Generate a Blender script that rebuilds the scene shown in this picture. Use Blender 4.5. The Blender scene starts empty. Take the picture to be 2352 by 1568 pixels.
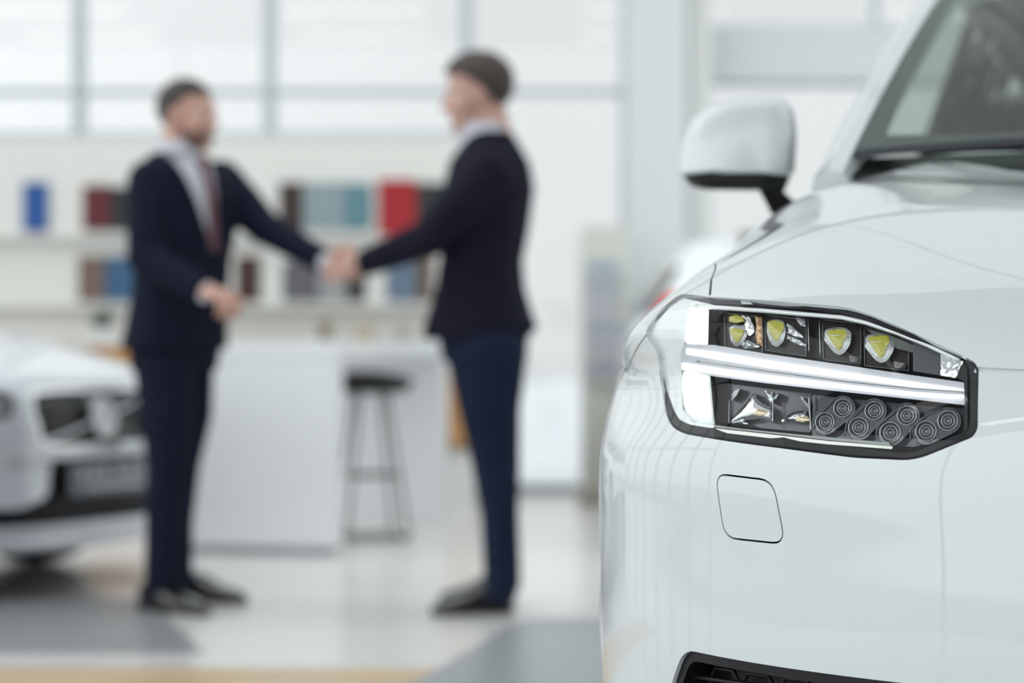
import bpy, bmesh, math, random
import numpy as np
from mathutils import Vector, Matrix
from mathutils.bvhtree import BVHTree
from mathutils.geometry import delaunay_2d_cdt

SC = bpy.context.scene
COL = SC.collection
random.seed(7)
# ------------------------------------------------------------------ camera
CZ = 0.925
FPX = 85.0/36.0*2352.0
cd = bpy.data.cameras.new('camera'); cam = bpy.data.objects.new('camera', cd); COL.objects.link(cam)
cam.location = (0, 0, CZ); cam.rotation_euler = (math.pi/2, 0, 0)
cd.lens = 85; cd.sensor_width = 36; cd.clip_end = 300; cd.clip_start = 0.05
cd.dof.use_dof = True; cd.dof.focus_distance = 2.88; cd.dof.aperture_fstop = 2.7
SC.camera = cam
SC.view_settings.view_transform = 'Standard'; SC.view_settings.look = 'None'
SC.view_settings.exposure = -0.13; SC.view_settings.gamma = 1.0
SC.view_settings.use_curve_mapping = False
SC.cycles.use_denoising = True
SC.cycles.max_bounces = 10; SC.cycles.diffuse_bounces = 4; SC.cycles.glossy_bounces = 5
SC.cycles.transparent_max_bounces = 16; SC.cycles.transmission_bounces = 6
SC.cycles.caustics_reflective = False; SC.cycles.caustics_refractive = False
SC.cycles.sample_clamp_indirect = 6.0
# ------------------------------------------------------------------ world: overcast white sky, brighter on the street side behind the camera
W = bpy.data.worlds.new('overcast_sky'); SC.world = W; W.use_nodes = True
nt = W.node_tree; bgn = nt.nodes['Background']
tc = nt.nodes.new('ShaderNodeTexCoord'); sep = nt.nodes.new('ShaderNodeSeparateXYZ')
nt.links.new(tc.outputs['Generated'], sep.inputs[0])
mr = nt.nodes.new('ShaderNodeMapRange'); mr.inputs[1].default_value = -0.9; mr.inputs[2].default_value = 0.9
mr.inputs[3].default_value = 1.55; mr.inputs[4].default_value = 0.86
nt.links.new(sep.outputs[1], mr.inputs[0])
bgn.inputs[0].default_value = (0.975, 0.995, 1.0, 1)
zm = nt.nodes.new('ShaderNodeMath'); zm.operation = 'MAXIMUM'; zm.inputs[1].default_value = 0.0
z1 = nt.nodes.new('ShaderNodeMath'); z1.operation = 'MULTIPLY_ADD'; z1.inputs[1].default_value = 0.5; z1.inputs[2].default_value = 1.0
zf = nt.nodes.new('ShaderNodeMath'); zf.operation = 'MULTIPLY'
nt.links.new(sep.outputs[2], zm.inputs[0]); nt.links.new(zm.outputs[0], z1.inputs[0]); nt.links.new(z1.outputs[0], zf.inputs[0]); nt.links.new(mr.outputs[0], zf.inputs[1])
xm = nt.nodes.new('ShaderNodeMath'); xm.operation = 'MINIMUM'; xm.inputs[1].default_value = 0.0      # brighter towards the yard on the left
xa = nt.nodes.new('ShaderNodeMath'); xa.operation = 'MULTIPLY_ADD'; xa.inputs[1].default_value = -0.9; xa.inputs[2].default_value = 1.0
xf = nt.nodes.new('ShaderNodeMath'); xf.operation = 'MULTIPLY'
nt.links.new(sep.outputs[0], xm.inputs[0]); nt.links.new(xm.outputs[0], xa.inputs[0]); nt.links.new(xa.outputs[0], xf.inputs[0]); nt.links.new(zf.outputs[0], xf.inputs[1])
nt.links.new(xf.outputs[0], bgn.inputs[1])

def P(px, py, D):
    return Vector(((px-1176.0)*D/FPX, D, CZ-(py-784.0)*D/FPX))

# ------------------------------------------------------------------ materials
def mat(name, col, rough=0.5, metal=0.0, coat=0.0, emit=None, es=0.0, noise=None, spec=None, sheen=0.0, bump=None):
    m = bpy.data.materials.new(name); m.use_nodes = True
    n = m.node_tree; b = n.nodes['Principled BSDF']
    c = (col[0], col[1], col[2], 1)
    b.inputs['Base Color'].default_value = c
    b.inputs['Roughness'].default_value = rough; b.inputs['Metallic'].default_value = metal
    if coat: b.inputs['Coat Weight'].default_value = coat; b.inputs['Coat Roughness'].default_value = 0.02; b.inputs['Coat IOR'].default_value = 1.6
    if spec is not None: b.inputs['Specular IOR Level'].default_value = spec
    if sheen: b.inputs['Sheen Weight'].default_value = sheen
    if emit: b.inputs['Emission Color'].default_value = (*emit, 1); b.inputs['Emission Strength'].default_value = es
    if noise:   # (scale, amount) small variation of the material's own colour
        t = n.nodes.new('ShaderNodeTexNoise'); t.inputs['Scale'].default_value = noise[0]
        g = n.nodes.new('ShaderNodeNewGeometry'); n.links.new(g.outputs['Position'], t.inputs['Vector'])
        mx = n.nodes.new('ShaderNodeMix'); mx.data_type = 'RGBA'
        mx.inputs[6].default_value = tuple(x*(1-noise[1]) for x in col)+(1,)
        mx.inputs[7].default_value = tuple(min(1, x*(1+noise[1])) for x in col)+(1,)
        n.links.new(t.outputs['Fac'], mx.inputs[0]); n.links.new(mx.outputs[2], b.inputs['Base Color'])
    if bump:
        t = n.nodes.new('ShaderNodeTexNoise'); t.inputs['Scale'].default_value = bump[0]
        bp = n.nodes.new('ShaderNodeBump'); bp.inputs['Strength'].default_value = bump[1]; bp.inputs['Distance'].default_value = 0.002
        g = n.nodes.new('ShaderNodeNewGeometry'); n.links.new(g.outputs['Position'], t.inputs['Vector'])
        n.links.new(t.outputs['Fac'], bp.inputs['Height']); n.links.new(bp.outputs[0], b.inputs['Normal'])
    return m

def glass(name, tint=(1, 1, 1), refl=1.0, ior=1.45, rough=0.0):
    """thin pane: see-through with a Fresnel reflection"""
    m = bpy.data.materials.new(name); m.use_nodes = True
    n = m.node_tree
    for x in list(n.nodes): n.nodes.remove(x)
    o = n.nodes.new('ShaderNodeOutputMaterial'); t = n.nodes.new('ShaderNodeBsdfTransparent')
    g = n.nodes.new('ShaderNodeBsdfGlossy'); g.inputs['Roughness'].default_value = rough
    t.inputs[0].default_value = (*tint, 1); g.inputs[0].default_value = (refl, refl, refl, 1)
    lw = n.nodes.new('ShaderNodeLayerWeight'); lw.inputs[0].default_value = .5
    pw = n.nodes.new('ShaderNodeMath'); pw.operation = 'POWER'; pw.inputs[1].default_value = 5.0
    ma = n.nodes.new('ShaderNodeMath'); ma.operation = 'MULTIPLY_ADD'; f0 = ((ior-1)/(ior+1))**2*1.8
    ma.inputs[1].default_value = 1-f0; ma.inputs[2].default_value = f0
    mx = n.nodes.new('ShaderNodeMixShader')
    n.links.new(lw.outputs['Facing'], pw.inputs[0]); n.links.new(pw.outputs[0], ma.inputs[0])
    n.links.new(ma.outputs[0], mx.inputs[0]); n.links.new(t.outputs[0], mx.inputs[1]); n.links.new(g.outputs[0], mx.inputs[2])
    n.links.new(mx.outputs[0], o.inputs[0])
    return m

M = {}
M['paint'] = mat('white_car_paint', (0.72, 0.765, 0.775), 0.35, 0.0, 1.0)
M['silver'] = mat('silver_car_paint', (0.66, 0.69, 0.74), 0.28, 0.25, 1.0)
M['black_plastic'] = mat('black_plastic', (0.008, 0.008, 0.010), 0.42, spec=.3)
M['gloss_black'] = mat('gloss_black', (0.006, 0.006, 0.007), 0.08, 0.0, 0.6)
M['void'] = mat('dark_cavity', (0.004, 0.004, 0.005), 0.9)
M['chrome'] = mat('chrome', (0.86, 0.87, 0.88), 0.06, 1.0)
M['satin'] = mat('satin_metal', (0.55, 0.56, 0.58), 0.3, 1.0)
M['rubber'] = mat('tyre_rubber', (0.015, 0.015, 0.016), 0.75)
M['clear'] = glass('clear_lamp_cover', (0.97, 0.985, 0.98), 0.9, 1.22)
M['pane'] = glass('window_glass', (0.97, 0.985, 0.985), 0.9, 1.4)
M['car_glass'] = glass('green_tinted_glass', (0.80, 0.97, 0.89), 0.55, 1.5)
M['side_glass'] = glass('clear_side_glass', (0.99, 1.0, 0.995), 0.5, 1.25)
M['drl'] = mat('lit_daylight_strip', (0.9, 0.9, 0.9), 0.4, emit=(1.0, 1.0, 1.0), es=1.6)

# ------------------------------------------------------------------ object helpers
RM = {}
def tag(o, label=None, cat=None, group=None, kind=None):
    if label: o['label'] = label
    if cat: o['category'] = cat
    if group: o['group'] = group
    if kind: o['kind'] = kind
    return o
def empty(name, loc, rz=0.0, label=None, cat=None, group=None):
    o = bpy.data.objects.new(name, None); COL.objects.link(o); o.empty_display_size = 0.1
    o.location = loc; o.rotation_euler = (0, 0, rz)
    RM[o.name] = Matrix.Translation(Vector(loc)) @ Matrix.Rotation(rz, 4, 'Z')
    return tag(o, label, cat, group)
def root_of(o):
    while o.parent is not None: o = o.parent
    return o
def link(name, me, m, parent=None, smooth=False, world=False, mods=True):
    if world and parent is not None:
        r = root_of(parent)
        if r.name in RM: me.transform(RM[r.name].inverted())
    o = bpy.data.objects.new(name, me); COL.objects.link(o)
    if parent is not None: o.parent = parent
    if m is not None: me.materials.append(m)
    if smooth: me.polygons.foreach_set('use_smooth', [True]*len(me.polygons))
    return o
def raw(name, V, F, m, parent=None, smooth=False, world=False):
    me = bpy.data.meshes.new(name); me.from_pydata([tuple(v) for v in V], [], [tuple(int(i) for i in f) for f in F]); me.update()
    return link(name, me, m, parent, smooth, world)
def fromb(name, bm, m, parent=None, smooth=False, world=False, fixn=True):
    if fixn: bmesh.ops.recalc_face_normals(bm, faces=bm.faces)
    me = bpy.data.meshes.new(name); bm.to_mesh(me); bm.free()
    return link(name, me, m, parent, smooth, world)
def B(): return bmesh.new()
def add_box(bm, c, s, rz=0.0, bev=0.0, rot=None):
    r = bmesh.ops.create_cube(bm, size=1.0); vs = r['verts']
    mt = Matrix.Translation(Vector(c)) @ (rot if rot is not None else Matrix.Rotation(rz, 4, 'Z')) @ Matrix.Diagonal((s[0], s[1], s[2], 1))
    bmesh.ops.transform(bm, matrix=mt, verts=vs)
    if bev > 0:
        es = list({e for v in vs for e in v.link_edges})
        bmesh.ops.bevel(bm, geom=es, offset=bev, segments=2, affect='EDGES', profile=0.6)
def add_tube(bm, pts, r, seg=10, caps=True):
    pts = [Vector(p) for p in pts]; n = len(pts); rings = []
    rr = r if isinstance(r, (list, tuple)) else [r]*n
    up = Vector((0, 0, 1)); pn = None
    for i, p in enumerate(pts):
        d = (pts[min(i+1, n-1)]-pts[max(i-1, 0)]).normalized()
        a = pn if pn is not None else (up if abs(d.z) < 0.9 else Vector((1, 0, 0)))
        b = d.cross(a).normalized(); a = b.cross(d).normalized(); pn = a
        rings.append([bm.verts.new(p+(a*math.cos(2*math.pi*k/seg)+b*math.sin(2*math.pi*k/seg))*rr[i]) for k in range(seg)])
    for i in range(n-1):
        for k in range(seg):
            bm.faces.new((rings[i][k], rings[i][(k+1) % seg], rings[i+1][(k+1) % seg], rings[i+1][k]))
    if caps:
        bm.faces.new(rings[0][::-1]); bm.faces.new(rings[-1])
def add_loft(bm, rings, caps=True, closed=True):
    R = [[bm.verts.new(p) for p in r] for r in rings]; n = len(R[0])
    for i in range(len(R)-1):
        for k in range(n if closed else n-1):
            bm.faces.new((R[i][k], R[i][(k+1) % n], R[i+1][(k+1) % n], R[i+1][k]))
    if caps:
        bm.faces.new(R[0][::-1]); bm.faces.new(R[-1])
def add_lathe(bm, prof, c=(0, 0, 0), axis=None, seg=32):
    """prof [(r,h)] turned about an axis (default Z) through c"""
    ax = Vector(axis or (0, 0, 1)).normalized(); q = ax.to_track_quat('Z', 'Y').to_matrix(); c = Vector(c); rings = []
    for r, h in prof:
        rings.append([bm.verts.new(c+q @ Vector((r*math.cos(2*math.pi*k/seg), r*math.sin(2*math.pi*k/seg), h))) for k in range(seg)])
    for i in range(len(rings)-1):
        for k in range(seg):
            bm.faces.new((rings[i][k], rings[i][(k+1) % seg], rings[i+1][(k+1) % seg], rings[i+1][k]))
    return rings
def add_ball(bm, c, s, rot=None, seg=16):
    r = bmesh.ops.create_uvsphere(bm, u_segments=seg, v_segments=max(6, seg*2//3), radius=1.0)
    mt = Matrix.Translation(Vector(c)) @ (rot.to_4x4() if rot is not None else Matrix.Identity(4)) @ Matrix.Diagonal((s[0], s[1], s[2], 1))
    bmesh.ops.transform(bm, matrix=mt, verts=r['verts'])

# ------------------------------------------------------------------ smooth panel surfaces
def spline_basis(xs):
    xs = np.asarray(xs, float); n = len(xs); h = np.diff(xs)
    A = np.zeros((n, n)); R = np.zeros((n, n)); A[0, 0] = A[-1, -1] = 1
    for i in range(1, n-1):
        A[i, i-1] = h[i-1]; A[i, i] = 2*(h[i-1]+h[i]); A[i, i+1] = h[i]
        R[i, i-1] = 6/h[i-1]; R[i, i] = -6/h[i-1]-6/h[i]; R[i, i+1] = 6/h[i]
    S2 = np.linalg.solve(A, R)
    I = np.eye(n)
    def ev(x):
        x = np.atleast_1d(np.asarray(x, float)); k = np.clip(np.searchsorted(xs, x)-1, 0, n-2)
        hk = h[k]; a = ((xs[k+1]-x)/hk)[:, None]; b = ((x-xs[k])/hk)[:, None]; hk = hk[:, None]
        return a*I[k]+b*I[k+1]+((a**3-a)*S2[k]+(b**3-b)*S2[k+1])*hk*hk/6
    return ev
def in_poly(pts, poly):
    x, y = pts[:, 0], pts[:, 1]; ins = np.zeros(len(pts), bool); n = len(poly)
    for i in range(n):
        x1, y1 = poly[i]; x2, y2 = poly[(i+1) % n]
        c = ((y1 > y) != (y2 > y))
        if y1 != y2: ins ^= c & (x < (x2-x1)*(y-y1)/(y2-y1)+x1)
    return ins
def resample(pts, step, closed=False):
    pts = [np.array(p, float) for p in pts]
    if closed: pts = pts+[pts[0]]
    out = []
    for a, b in zip(pts[:-1], pts[1:]):
        n = max(1, int(math.ceil(np.linalg.norm(b-a)/step)))
        out += [a+(b-a)*k/n for k in range(n)]
    if not closed: out.append(pts[-1])
    return out
def round_poly(pts, rad, closed=True, seg=5):
    """round the corners of a polyline; rad scalar or per-point"""
    pts = [np.array(p, float) for p in pts]; n = len(pts); out = []
    for i in range(n):
        r = rad[i] if isinstance(rad, (list, tuple)) else rad
        if (not closed and i in (0, n-1)) or r <= 0: out.append(pts[i]); continue
        a, b, c = pts[i-1], pts[i], pts[(i+1) % n]
        la, lc = np.linalg.norm(a-b), np.linalg.norm(c-b); d = min(r, la*0.45, lc*0.45)
        p0 = b+(a-b)/la*d; p2 = b+(c-b)/lc*d
        for k in range(seg+1):
            t = k/seg; out.append((1-t)**2*p0+2*t*(1-t)*b+t*t*p2)
    return out
def offset_poly(poly, d, closed=True):
    """move a polyline sideways by d (positive = left of travel)"""
    p = np.array(poly, float); n = len(p); out = []
    for i in range(n):
        a = p[i-1] if (closed or i > 0) else p[i]; b = p[(i+1) % n] if (closed or i < n-1) else p[i]
        t = b-a; L = np.linalg.norm(t); t = t/L if L > 1e-12 else np.array([1.0, 0]); out.append(p[i]+np.array([-t[1], t[0]])*d)
    return out
def area2(poly):
    p = np.array(poly); q = np.roll(p, -1, 0); return 0.5*float(np.sum(p[:, 0]*q[:, 1]-q[:, 0]*p[:, 1]))
def ribbon(line, w):
    a = offset_poly(line, w/2, False); b = offset_poly(line, -w/2, False); return a+b[::-1]
def loop_ribbon(poly, w):
    s = 1 if area2(poly) > 0 else -1
    return offset_poly(poly, -s*w/2), offset_poly(poly, s*w/2)    # outer, inner

class Surf:
    """half net (rows, cols>=0) mirrored about x=0, cubic spline through it. local coords x=-u."""
    def __init__(s, net, Lt, Lv, root):
        net = np.array(net, float); net[:, :, 0] *= -1
        mir = net[:, 1:, :][:, ::-1, :].copy(); mir[:, :, 0] *= -1
        s.net = np.concatenate([mir, net], 1)
        mid = s.net[s.net.shape[0]//3]
        cum = np.concatenate([[0], np.cumsum(np.linalg.norm(np.diff(mid, axis=0), axis=1))]); cum -= cum[len(cum)//2]
        s.tx = cum                          # metric, 0 at the centre line; positive = u>0 side
        col = s.net[:, net.shape[1]-1+Lv, :]
        s.vx = np.concatenate([[0], np.cumsum(np.linalg.norm(np.diff(col, axis=0), axis=1))])
        s.bt = spline_basis(s.tx); s.bv = spline_basis(s.vx); s.root = root; s.M = RM[root.name]
        s.T = s.tx[-1]; s.V = s.vx[-1]
        nt_, nv_ = 260, 200
        s.gt = np.linspace(-s.T, s.T, nt_); s.gv = np.linspace(0, s.V, nv_)
        TT, VV = np.meshgrid(s.gt, s.gv); g = s.ev(TT.ravel(), VV.ravel())
        F = []
        for j in range(nv_-1):
            for i in range(nt_-1):
                a = j*nt_+i; F.append((a, a+1, a+nt_+1)); F.append((a, a+nt_+1, a+nt_))
        s.F = F; s.tv = np.stack([TT.ravel(), VV.ravel()], 1)
        s.g = g; s.bvh = BVHTree.FromPolygons([Vector(p) for p in g], F)
    def ev(s, t, v):
        return np.einsum('ki,kj,ijc->kc', s.bv(v), s.bt(t), s.net)
    def nrm(s, t, v):
        t = np.asarray(t, float); v = np.asarray(v, float); e = 0.002
        a = s.ev(np.minimum(t+e, s.T), v)-s.ev(np.maximum(t-e, -s.T), v); b = s.ev(t, np.minimum(v+e, s.V))-s.ev(t, np.maximum(v-e, 0))
        n = np.cross(a, b); n /= (np.linalg.norm(n, axis=1)[:, None]+1e-12)
        c = s.ev(t, v)-np.array([0, 1.2, 0.5])          # outward
        n[np.sum(n*c, 1) < 0] *= -1
        return n
    def hit(s, px, py):
        """where the camera ray through a pixel meets the surface: (t, v), depth from the camera"""
        Mi = s.M.inverted(); o = Mi @ Vector((0, 0, CZ)); d = (Mi.to_3x3() @ (P(px, py, 1.0)-Vector((0, 0, CZ)))).normalized()
        loc, n, idx, dist = s.bvh.ray_cast(o, d)
        if loc is None: return None
        a, b, c = s.F[idx]; A, Bv, Cv = (Vector(s.g[k]) for k in (a, b, c))
        v0, v1, v2 = Bv-A, Cv-A, loc-A
        d00, d01, d11, d20, d21 = v0.dot(v0), v0.dot(v1), v1.dot(v1), v2.dot(v0), v2.dot(v1); dn = d00*d11-d01*d01
        wb = (d11*d20-d01*d21)/dn; wc = (d00*d21-d01*d20)/dn
        return s.tv[a]*(1-wb-wc)+s.tv[b]*wb+s.tv[c]*wc, (s.M @ loc).y
    def tvs(s, pix):
        out = []
        for p in pix:
            h = s.hit(*p)
            if h is None: print('MISS', p); continue
            out.append(h[0])
        return out
    def dep(s, px, py):
        for k in range(40):
            h = s.hit(px+k*3, py+k)
            if h: return h[1]+k*.004
        return 3.0
    def mesh_tris(s, constraints, spacing, fine=None):
        """triangulate the whole sheet with the given closed/open constraint polylines"""
        pts = []; edges = []
        for poly, closed in constraints:
            b = len(pts); pts += [tuple(p) for p in poly]; n = len(poly)
            edges += [(b+i, b+i+1) for i in range(n-1)]
            if closed: edges.append((b+n-1, b))
        nt_ = int(2*s.T/spacing); nv_ = int(s.V/spacing)
        for v in np.linspace(0, s.V, nv_):
            for t in np.linspace(-s.T, s.T, nt_): pts.append((t, v))
        if fine:
            (t0, t1, v0, v1, sp) = fine
            for v in np.arange(v0, v1, sp):
                for t in np.arange(t0, t1, sp): pts.append((t+1e-5, v+1e-5))
        r = delaunay_2d_cdt([Vector(p) for p in pts], edges, [], 0, 1e-6)
        V2 = np.array([(p.x, p.y) for p in r[0]]); F = np.array([f for f in r[2]])
        V2[:, 0] = np.clip(V2[:, 0], -s.T, s.T); V2[:, 1] = np.clip(V2[:, 1], 0, s.V)
        return V2, F
    def panel(s, name, V2, F, sel, m, parent, lip=0.010, off=0.0, roundr=0.0):
        F = F[sel]; used = np.unique(F); rm = -np.ones(len(V2), int); rm[used] = np.arange(len(used)); F = rm[F]; tv = V2[used]
        X = s.ev(tv[:, 0], tv[:, 1]); N = s.nrm(tv[:, 0], tv[:, 1])
        X = X+N*off
        # orient
        fn = np.cross(X[F[:, 1]]-X[F[:, 0]], X[F[:, 2]]-X[F[:, 0]]); fl = np.sum(fn*N[F[:, 0]], 1) < 0
        F[fl] = F[fl][:, ::-1]
        verts = [tuple(x) for x in X]; faces = [tuple(int(i) for i in f) for f in F]; nn = [tuple(n) for n in N]
        cnt = {}
        for f in faces:
            for a, b in ((f[0], f[1]), (f[1], f[2]), (f[2], f[0])):
                cnt[(a, b)] = cnt.get((a, b), 0)+1
        if lip:
            low = {}; 
            bd = [(a, b) for (a, b) in cnt if (b, a) not in cnt]
            top = {}
            for a, b in bd:
                for k in (a, b):
                    if k not in top:
                        top[k] = len(verts); verts.append(verts[k]); nn.append(nn[k])
                        low[k] = len(verts); verts.append(tuple(X[k]-N[k]*lip)); nn.append(nn[k])
            for a, b in bd: faces.append((b, a, top[a], top[b])) if False else faces.append((top[b], top[a], low[a], low[b]))
        me = bpy.data.meshes.new(name); me.from_pydata(verts, [], faces); me.update()
        me.polygons.foreach_set('use_smooth', [len(f) == 3 for f in faces])
        o = link(name, me, m, parent)
        nf = []
        for p in me.polygons:
            for vi in p.vertices:
                nf.append(nn[vi] if len(p.vertices) == 3 else tuple(p.normal))
        me.normals_split_custom_set(nf)
        return o
# ================================================================== showroom
def struct(name, bm, m, parent=None): 
    o = fromb(name, bm, m, parent)
    if parent is None: o['kind'] = 'structure'
    return o
M['wall'] = mat('white_wall', (.74, .75, .74), .6)
M['ceil'] = mat('ceiling_white', (.88, .89, .89), .8)
M['frame'] = mat('grey_blue_window_frame', (.50, .54, .57), .5)
M['pillar'] = mat('pale_grey_pillar', (.66, .69, .70), .6)
M['wood'] = mat('oak_floor', (.55, .40, .24), .4, noise=(3, .15))
# polished tile floor
m = bpy.data.materials.new('polished_tile_floor'); m.use_nodes = True; n = m.node_tree; b = n.nodes['Principled BSDF']
g = n.nodes.new('ShaderNodeNewGeometry'); br = n.nodes.new('ShaderNodeTexBrick'); br.offset = 0.0; br.squash = 1.0
br.inputs['Color1'].default_value = (.70, .685, .68, 1); br.inputs['Color2'].default_value = (.74, .725, .72, 1); br.inputs['Mortar'].default_value = (.6, .59, .58, 1)
br.inputs['Scale'].default_value = 1.0; br.inputs['Mortar Size'].default_value = .004; br.inputs['Brick Width'].default_value = 1.2; br.inputs['Row Height'].default_value = .6
n.links.new(g.outputs['Position'], br.inputs['Vector']); n.links.new(br.outputs['Color'], b.inputs['Base Color'])
b.inputs['Roughness'].default_value = .22; M['floor'] = m
XL, XR, YF, YB, ZC = -9.0, 8.0, -5.0, 14.8, 5.2
bm = B(); add_box(bm, ((XL+XR)/2, (YF+YB)/2, -.05), (XR-XL+.4, YB-YF+.4, .1)); struct('floor', bm, M['floor'])
# ceiling with one large unseen glazed opening, added to light the rear hall
SKY = [(5.6, 13.8)]
bm = B(); ys = [YF-.2]+[v for s_ in SKY for v in s_]+[YB+.2]
for a, b_ in zip(ys[0::2], ys[1::2]): add_box(bm, ((XL+XR)/2, (a+b_)/2, ZC+.1), (XR-XL+.4, b_-a, .2))
struct('ceiling', bm, M['ceil'])
# back window wall: frame members
def xw(px, D=14.8): return (px-1176)*D/FPX
def zw(py, D=14.8): return CZ-(py-784)*D/FPX
bays = [XL, -7.6, -6.3, -5.0, xw(-255), xw(183), xw(620), xw(1072), xw(1440)]
def window(name, x0, x1, z0, z1, y=YB, transoms=(), fw=.045, along='x'):
    bm = B(); d = .10
    def bx(a0, a1, c0, c1):
        if along == 'x': add_box(bm, ((a0+a1)/2, y, (c0+c1)/2), (a1-a0, d, c1-c0))
        else: add_box(bm, (y, (a0+a1)/2, (c0+c1)/2), (d, a1-a0, c1-c0))
    bx(x0, x0+fw, z0, z1); bx(x1-fw, x1, z0, z1); bx(x0+fw, x1-fw, z0, z0+fw); bx(x0+fw, x1-fw, z1-fw, z1)
    for t, h in transoms: bx(x0+fw, x1-fw, t-h/2, t+h/2)
    o = fromb(name, bm, M['frame']); o['kind'] = 'structure'
    bm = B()
    if along == 'x': add_box(bm, ((x0+x1)/2, y, (z0+z1)/2), (x1-x0-fw, .006, z1-z0-fw))
    else: add_box(bm, (y, (x0+x1)/2, (z0+z1)/2), (.006, x1-x0-fw, z1-z0-fw))
    fromb('window_pane', bm, M['pane'], o)
    return o
nwin = 0
ZS = zw(318)
for a, b_ in zip(bays[:-1], bays[1:]):
    nwin += 1
    low_ = a > xw(1000)
    window('window_%d' % nwin, a, b_, .02 if low_ else ZS, ZC, transoms=[(zw(212), .035)]+([(zw(1132)+.0, .06)] if low_ else []), fw=.036)
# wall under the windows
bm = B(); add_box(bm, ((XL+xw(1072))/2, YB, ZS/2), (xw(1072)-XL, .16, ZS)); struct('wall_back', bm, M['wall'])
# pillar and the part right of it
bm = B(); add_box(bm, ((xw(1442, 14.2)+xw(1578, 14.2))/2, 14.2+.15, ZC/2), (xw(1578, 14.2)-xw(1442, 14.2), .3, ZC)); struct('trim_1', bm, M['pillar'])
bm = B(); add_box(bm, ((xw(1570)+xw(1622))/2, YB-.3, ZC/2), (xw(1622)-xw(1570), .3, ZC)); struct('trim_2', bm, M['wall'])
bays2 = [xw(1600), xw(2010), xw(2460), xw(2910), xw(3400), XR]
for a, b_ in zip(bays2[:-1], bays2[1:]):
    nwin += 1; window('window_%d' % nwin, a, b_, zw(70), ZC, fw=.022)
    nwin += 1; window('window_%d' % nwin, a, b_, .02, zw(190), fw=.022)
bm = B(); add_box(bm, ((xw(1600)+XR)/2, YB-.02, (zw(70)+zw(190))/2), (XR-xw(1600), .2, zw(70)-zw(190))); struct('trim_3', bm, M['pillar'])
for i_, (a, b_) in enumerate(SKY):  # added overhead glazing, unseen; brings sky light to the rear walls
    bm = B()
    for x_ in np.linspace(XL, XR, 6): add_box(bm, (float(x_), (a+b_)/2, ZC+.05), (.05, b_-a, .08))
    o = fromb('window_%d' % (90+i_), bm, M['ceil']); o['kind'] = 'structure'
    bm = B(); add_box(bm, ((XL+XR)/2, (a+b_)/2, ZC+.12), (XR-XL+.4, b_-a, .006)); fromb('window_pane', bm, M['pane'], o)
# side and street facades, all glazed
def facade(coord, a0, a1, n_, along, tr):
    global nwin
    xs = np.linspace(a0, a1, n_+1)
    for a, b_ in zip(xs[:-1], xs[1:]):
        nwin += 1; window('window_%d' % nwin, float(a), float(b_), .02, ZC, y=coord, transoms=tr, fw=.03 if along == 'x' else .09, along=along)
facade(XL, 5.0, YB, 7, 'y', [(2.6, .12)])
nwin += 1; window('window_%d' % nwin, YF, 5.0, .02, ZC, y=XL, fw=.03, along='y')
facade(YF, XL, XR, 4, 'x', [])
bm = B(); add_box(bm, (XR, (YF+YB)/2, ZC/2), (.2, YB-YF, ZC)); struct('wall_right', bm, M['wall'])
# exterior paving
bm = B(); add_box(bm, (0, 3, -.16), (120, 120, .1)); struct('ground_outside', bm, mat('pale_paving', (.52, .54, .56), .9))
# oak strip in the floor and grey display mat under the SUV
bm = B(); add_box(bm, (-1.6, 6.35, .0004), (5.2, 1.05, .0008), rz=math.radians(-1.5)); o = struct('floor_2', bm, M['wood'])
dvec = Vector((math.sin(TH0), math.cos(TH0), 0)) if 'TH0' in globals() else None
c1 = Vector((.035, 8.07, 0)); a_ = Vector((-.267-.035, 6.55-8.07, 0)).normalized(); 
pts = [c1, c1+a_*7.6, c1+a_*7.6+Vector((3.6, -.55, 0)), c1+Vector((3.6, 0.1, 0))]
bm = B(); lo = [bm.verts.new(p+Vector((0, 0, .0005))) for p in pts]; hi = [bm.verts.new(p+Vector((0, 0, .002))) for p in pts]
bm.faces.new(hi); bm.faces.new(lo[::-1])
for i in range(4): bm.faces.new((lo[i], lo[(i+1) % 4], hi[(i+1) % 4], hi[i]))
tag(fromb('mat_or_floor_shade', bm, mat('grey_display_mat', (.30, .325, .345), .35)), 'flat grey display mat on the floor under the big white SUV', 'mat')
q4 = []  # thin dark sheet: floor shade by the saloon laid on as flat colour
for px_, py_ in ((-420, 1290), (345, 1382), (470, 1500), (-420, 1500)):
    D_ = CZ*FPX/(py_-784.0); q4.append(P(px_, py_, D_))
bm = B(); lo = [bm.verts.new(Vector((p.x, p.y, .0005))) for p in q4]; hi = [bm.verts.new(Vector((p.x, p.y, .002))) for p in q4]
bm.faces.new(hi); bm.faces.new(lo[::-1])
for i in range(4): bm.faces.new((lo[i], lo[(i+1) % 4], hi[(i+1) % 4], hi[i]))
tag(fromb('mat_or_floor_shade', bm, mat('dark_grey_floor_shade', (.30, .30, .31), .3)), 'darker grey sheet standing for floor shade in front of the silver saloon car', 'mat')
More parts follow.
